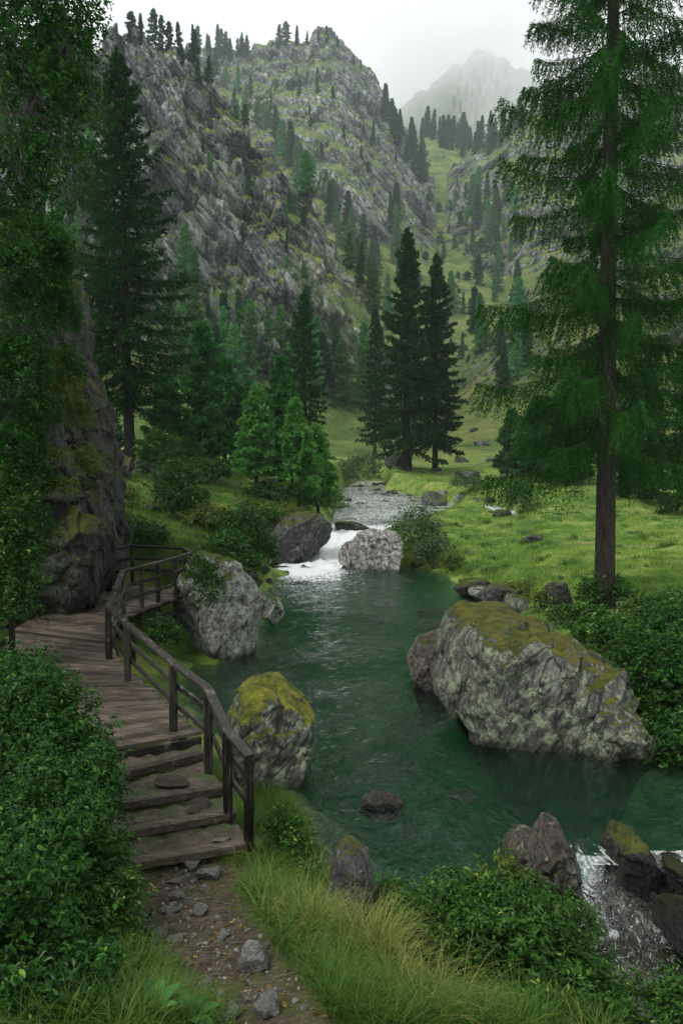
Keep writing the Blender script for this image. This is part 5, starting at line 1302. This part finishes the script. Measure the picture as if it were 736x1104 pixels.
# ------------------------------------------------------------------ boardwalk with its steps and railing
st = [((95, 812, 1.0), (217, 789, 1.0)), ((55, 765, 1.03), (180, 757, 1.03)), ((15, 722, 1.07), (146, 727, 1.07)), ((2, 690, 1.1), (121, 704, 1.1)), ((30, 669, 1.25), (121, 682, 1.22)), ((76, 653, 1.4), (136, 664, 1.4)), ((112, 640, 1.5), (168, 653, 1.5)), ((141, 631, 1.62), (210, 638, 1.62))]
Lp = np.array([G(*a) for a, b in st]); Rp = np.array([G(*b) for a, b in st])
def resample(P, n):
    for _ in range(3):                           # round the bends
        Q = [P[0]]
        for a, b in zip(P[:-1], P[1:]): Q += [a * .75 + b * .25, a * .25 + b * .75]
        P = np.array(Q + [P[-1]])
    return P
Ls, Rs = resample(Lp, 0), resample(Rp, 0)
mid = (Ls + Rs) / 2
s = np.r_[0, np.cumsum(np.linalg.norm(np.diff(mid, axis=0), axis=1))]
npl = int(s[-1] / .21)
rng = np.random.default_rng(40)
tt = np.linspace(0, s[-1], npl + 1)
at = lambda P, t: np.array([np.interp(t, s, P[:, k]) for k in range(3)])
base = G(160, 800, .9)
bw = empty('boardwalk', base, 'dark wet wooden boardwalk with railing and steps curving along the rock wall', 'boardwalk')
dk = MB()
for i in range(npl):
    g0, g1 = .012 / .21 * (tt[1] - tt[0]), 0
    a0, a1 = at(Ls, tt[i] + g0), at(Ls, tt[i + 1])
    b0, b1 = at(Rs, tt[i] + g0), at(Rs, tt[i + 1])
    ax = (b0 - a0) / np.linalg.norm(b0 - a0)
    jl, jr = rng.uniform(-.06, .05), rng.uniform(-.05, .06)
    dz = rng.uniform(-.008, .008); tl = rng.uniform(-.008, .008)
    top = [a0 + ax * jl, b0 + ax * jr, b1 + ax * jr, a1 + ax * jl]
    n_ = 6
    V = []
    for k in range(n_ + 1):                      # slightly bowed, worn planks
        f = k / n_
        p0 = top[0] * (1 - f) + top[1] * f; p1 = top[3] * (1 - f) + top[2] * f
        w0 = rng.uniform(-.004, .004); m_ = (p1 - p0); m_ = m_ / np.linalg.norm(m_)
        z0 = dz + tl * (f - .5) + rng.uniform(-.002, .002)
        u_ = np.array([0, 0, 1])
        V += [p0 + m_ * (w0 + .006) + u_ * z0, p1 + m_ * (w0 - .006) + u_ * z0, p1 + m_ * w0 + u_ * (z0 - .008), p1 + m_ * w0 + u_ * (z0 - .05), p0 + m_ * w0 + u_ * (z0 - .05), p0 + m_ * w0 + u_ * (z0 - .008)]
    Q = []
    for k in range(n_):
        for c in range(6):
            a = k * 6 + c; b = k * 6 + (c + 1) % 6
            Q.append([a, b, b + 6, a + 6])
    dk.add(V, [np.array(Q)[:, ::-1], [[0, 1, 2, 3, 4, 5]], [[n_ * 6 + c for c in (5, 4, 3, 2, 1, 0)]]], rng.random())
link('deck', dk.data('deck', M['deck'], False, base), bw)
for f in (.15, .85):
    jb = MB()
    pts = [(1 - f) * at(Ls, t) + f * at(Rs, t) - [0, 0, .125] for t in np.linspace(.05, s[-1] - .05, 22)]
    for a, b in zip(pts[:-1], pts[1:]): jb.prism(a, b, .09, .14, r=.3)
    link('joist', jb.data('joist', M['rail'], False, base), bw)
fj = MB()
a, b = Lp[0] + [0, -.04, -.13], Rp[0] + [0, -.04, -.13]
fj.prism(a, b, .06, .15, r=.5); link('riser', fj.data('riser', M['rail'], False, base), bw)
# steps: a timber edge holding trodden earth
g2 = Mt('step_earth')
pos = g2.n('NewGeometry', out=0)
ec = g2.ramp(g2.noise(pos, 8, 8, .7), [(.3, (.02, .015, .01)), (.5, (.055, .042, .03)), (.7, (.11, .095, .07))])
ec = g2.mix(g2.rng(g2.noise(pos, 3, 5, .6), .48, .62), ec, (.035, .06, .016))
M['earth'] = g2.done(g2.surf(ec, .75, g2.bump(g2.noise(pos, 18, 6, .7), .9, .04), .3))
STEP = [((112, 836, .85), (216, 811, .85)), ((112, 867, .71), (240, 847, .71)), ((118, 898, .57), (253, 874, .57)), ((138, 929, .44), (263, 908, .44))]
prev = (Lp[0], Rp[0])
for i, (l_, r_) in enumerate(STEP):
    a, b = G(*l_), G(*r_)
    stp = MB()
    hgt = .135
    stp.prism(a + [0, .06, -hgt / 2], b + [0, .06, -hgt / 2], .13, hgt, r=.2 + .2 * i, bev=.18)
    so = link('step', stp.data('step', M['deck'], False, base), bw)
    er = MB()
    q0, q1 = prev[0] + [0, .05, 0], prev[1] + [0, .05, 0]
    n_, m_ = 14, 7
    V = []
    for j in range(m_):
        for k in range(n_):
            f, h = k / (n_ - 1), j / (m_ - 1)
            p = (a * (1 - f) + b * f) * (1 - h) + (q0 * (1 - f) + q1 * f) * h
            p = p + [0, .13 * (1 - h), 0]
            p[2] = a[2] - .03 + .02 * rng.normal() * (0 < j) + .015 * h
            V.append(p)
    Q = [[j * n_ + k, j * n_ + k + 1, (j + 1) * n_ + k + 1, (j + 1) * n_ + k] for j in range(m_ - 1) for k in range(n_ - 1)]
    er.add(V, [Q], .5)
    link('earth_fill', er.data('earth_fill', M['earth'], True, base), so)
    prev = (a, b)
for px, py, z, wpx, lab in [(184, 842, .72, 52, 'flat brown slab lying on the upper step'), (128, 850, .72, 34, 'pale slab at the bush end of the upper step'), (150, 884, .58, 16, 'small grey stone on the middle step'), (212, 868, .58, 40, 'flat dark slab across the middle step'), (240, 905, .44, 24, 'flat stone on the lowest step by the end post')]:
    p = G(px, py, z)
    loose('stone', 0, 0, wpx, 5 if wpx > 30 else 4, int(px), lab, 'stone', 'flat stones laid on the steps', 0, .18, p)
# railing
RAILB = [(268, 905, .44), (246, 874, .57), (225, 822, .85), (187, 788, 1.0), (138, 734, 1.06), (118, 710, 1.1), (133, 662, 1.4), (153, 656, 1.45), (171, 650, 1.5), (190, 644, 1.56), (207, 637, 1.62)]
BACK = [(207, 637, 1.62), (200, 631, 1.64), (143, 627, 1.64), (120, 632, 1.5), (106, 640, 1.42)]
SIDEB = [(14, 712, 1.08), (-6, 716, 1.08), (-60, 726, 1.05)]
rl = link('railing', None, bw) if False else bpy.data.objects.new('railing', None)
COL.objects.link(rl); rl.parent = bw
def post(p, h, below=.18, w_=.1, lean=(0, 0)):
    m = MB()
    m.prism(p - [0, 0, below], p + [lean[0], lean[1], h], w_, w_ * .9, up=(0, 1, 0), r=rng.random(), bev=.12)
    link('post', m.data('post', M['post'], False, base), rl)
def rails(P, hts, top_h=1.0):
    tops = [p + [0, 0, top_h] for p in P]
    m = MB()
    for a, b in zip(tops[:-1], tops[1:]):
        e = (b - a) / np.linalg.norm(b - a)
        m.prism(a - e * .04 + [0, 0, .03], b + e * .04 + [0, 0, .03 + .002], .13, .06, r=rng.random(), bev=.15)
    link('handrail', m.data('handrail', M['rail'], False, base), rl)
    for h in hts:
        m = MB()
        for i, (a, b) in enumerate(zip(P[:-1], P[1:])):
            nrm = np.cross(b - a, [0, 0, 1.0]); nrm /= np.linalg.norm(nrm)
            m.prism(a + [0, 0, h] + nrm * .065, b + [0, 0, h + rng.uniform(-.015, .015)] + nrm * .065, .045, .085, r=rng.random(), bev=.12)
        link('rail', m.data('rail', M['rail'], False, base), rl)
PN = [G(*p) for p in RAILB]; PB = [G(*p) for p in BACK]; PS = [G(*p) for p in SIDEB]
for i, p in enumerate(PN): post(p, 1.0, .25 if i > 2 else .4, .115 if i < 6 else .1, (rng.uniform(-.015, .015), 0))
for p in PB[1:]: post(p, 1.0)
for p in PS: post(p, 1.0)
rails(PN[:6], (.36, .68)); rails(PN[5:], (.36, .68)); rails(PB, (.36, .68)); rails(PS, (.36, .68))
# piles under the platform
for px, py, z in [(190, 645, 1.5), (168, 655, 1.42), (209, 641, 1.55), (143, 670, 1.3), (124, 700, 1.0)]:
    p = G(px, py, z); m = MB()
    m.prism(np.array([p[0], p[1], -.5]), p - [0, 0, .05], .13, .12, up=(0, 1, 0), r=.6)
    link('pile', m.data('pile', M['post'], False, base), bw)
m = MB(); a, b = G(168, 655, 1.42), G(209, 641, 1.55); m.prism(a - [0, 0, .3], b - [0, 0, .3], .07, .13, r=.5); link('cross_beam', m.data('cross_beam', M['rail'], False, base), bw)
zt = float(np.array(mountain.bound_box)[:, 2].max()) + 25
zb_ = min(float((np.array(o.bound_box)[:, 2]).min()) for o in (ground, mountain)) - 1
box('haze', (-1000, -25, zb_), (1000, 945, zt), g.m, 'stuff')
zp = np.array(peak.bound_box)[:, 2]
box('low_cloud', (-1500, 952, float(zp.min()) - 1), (1500, 1650, float(zp.max()) + 40), cl.m, 'stuff')
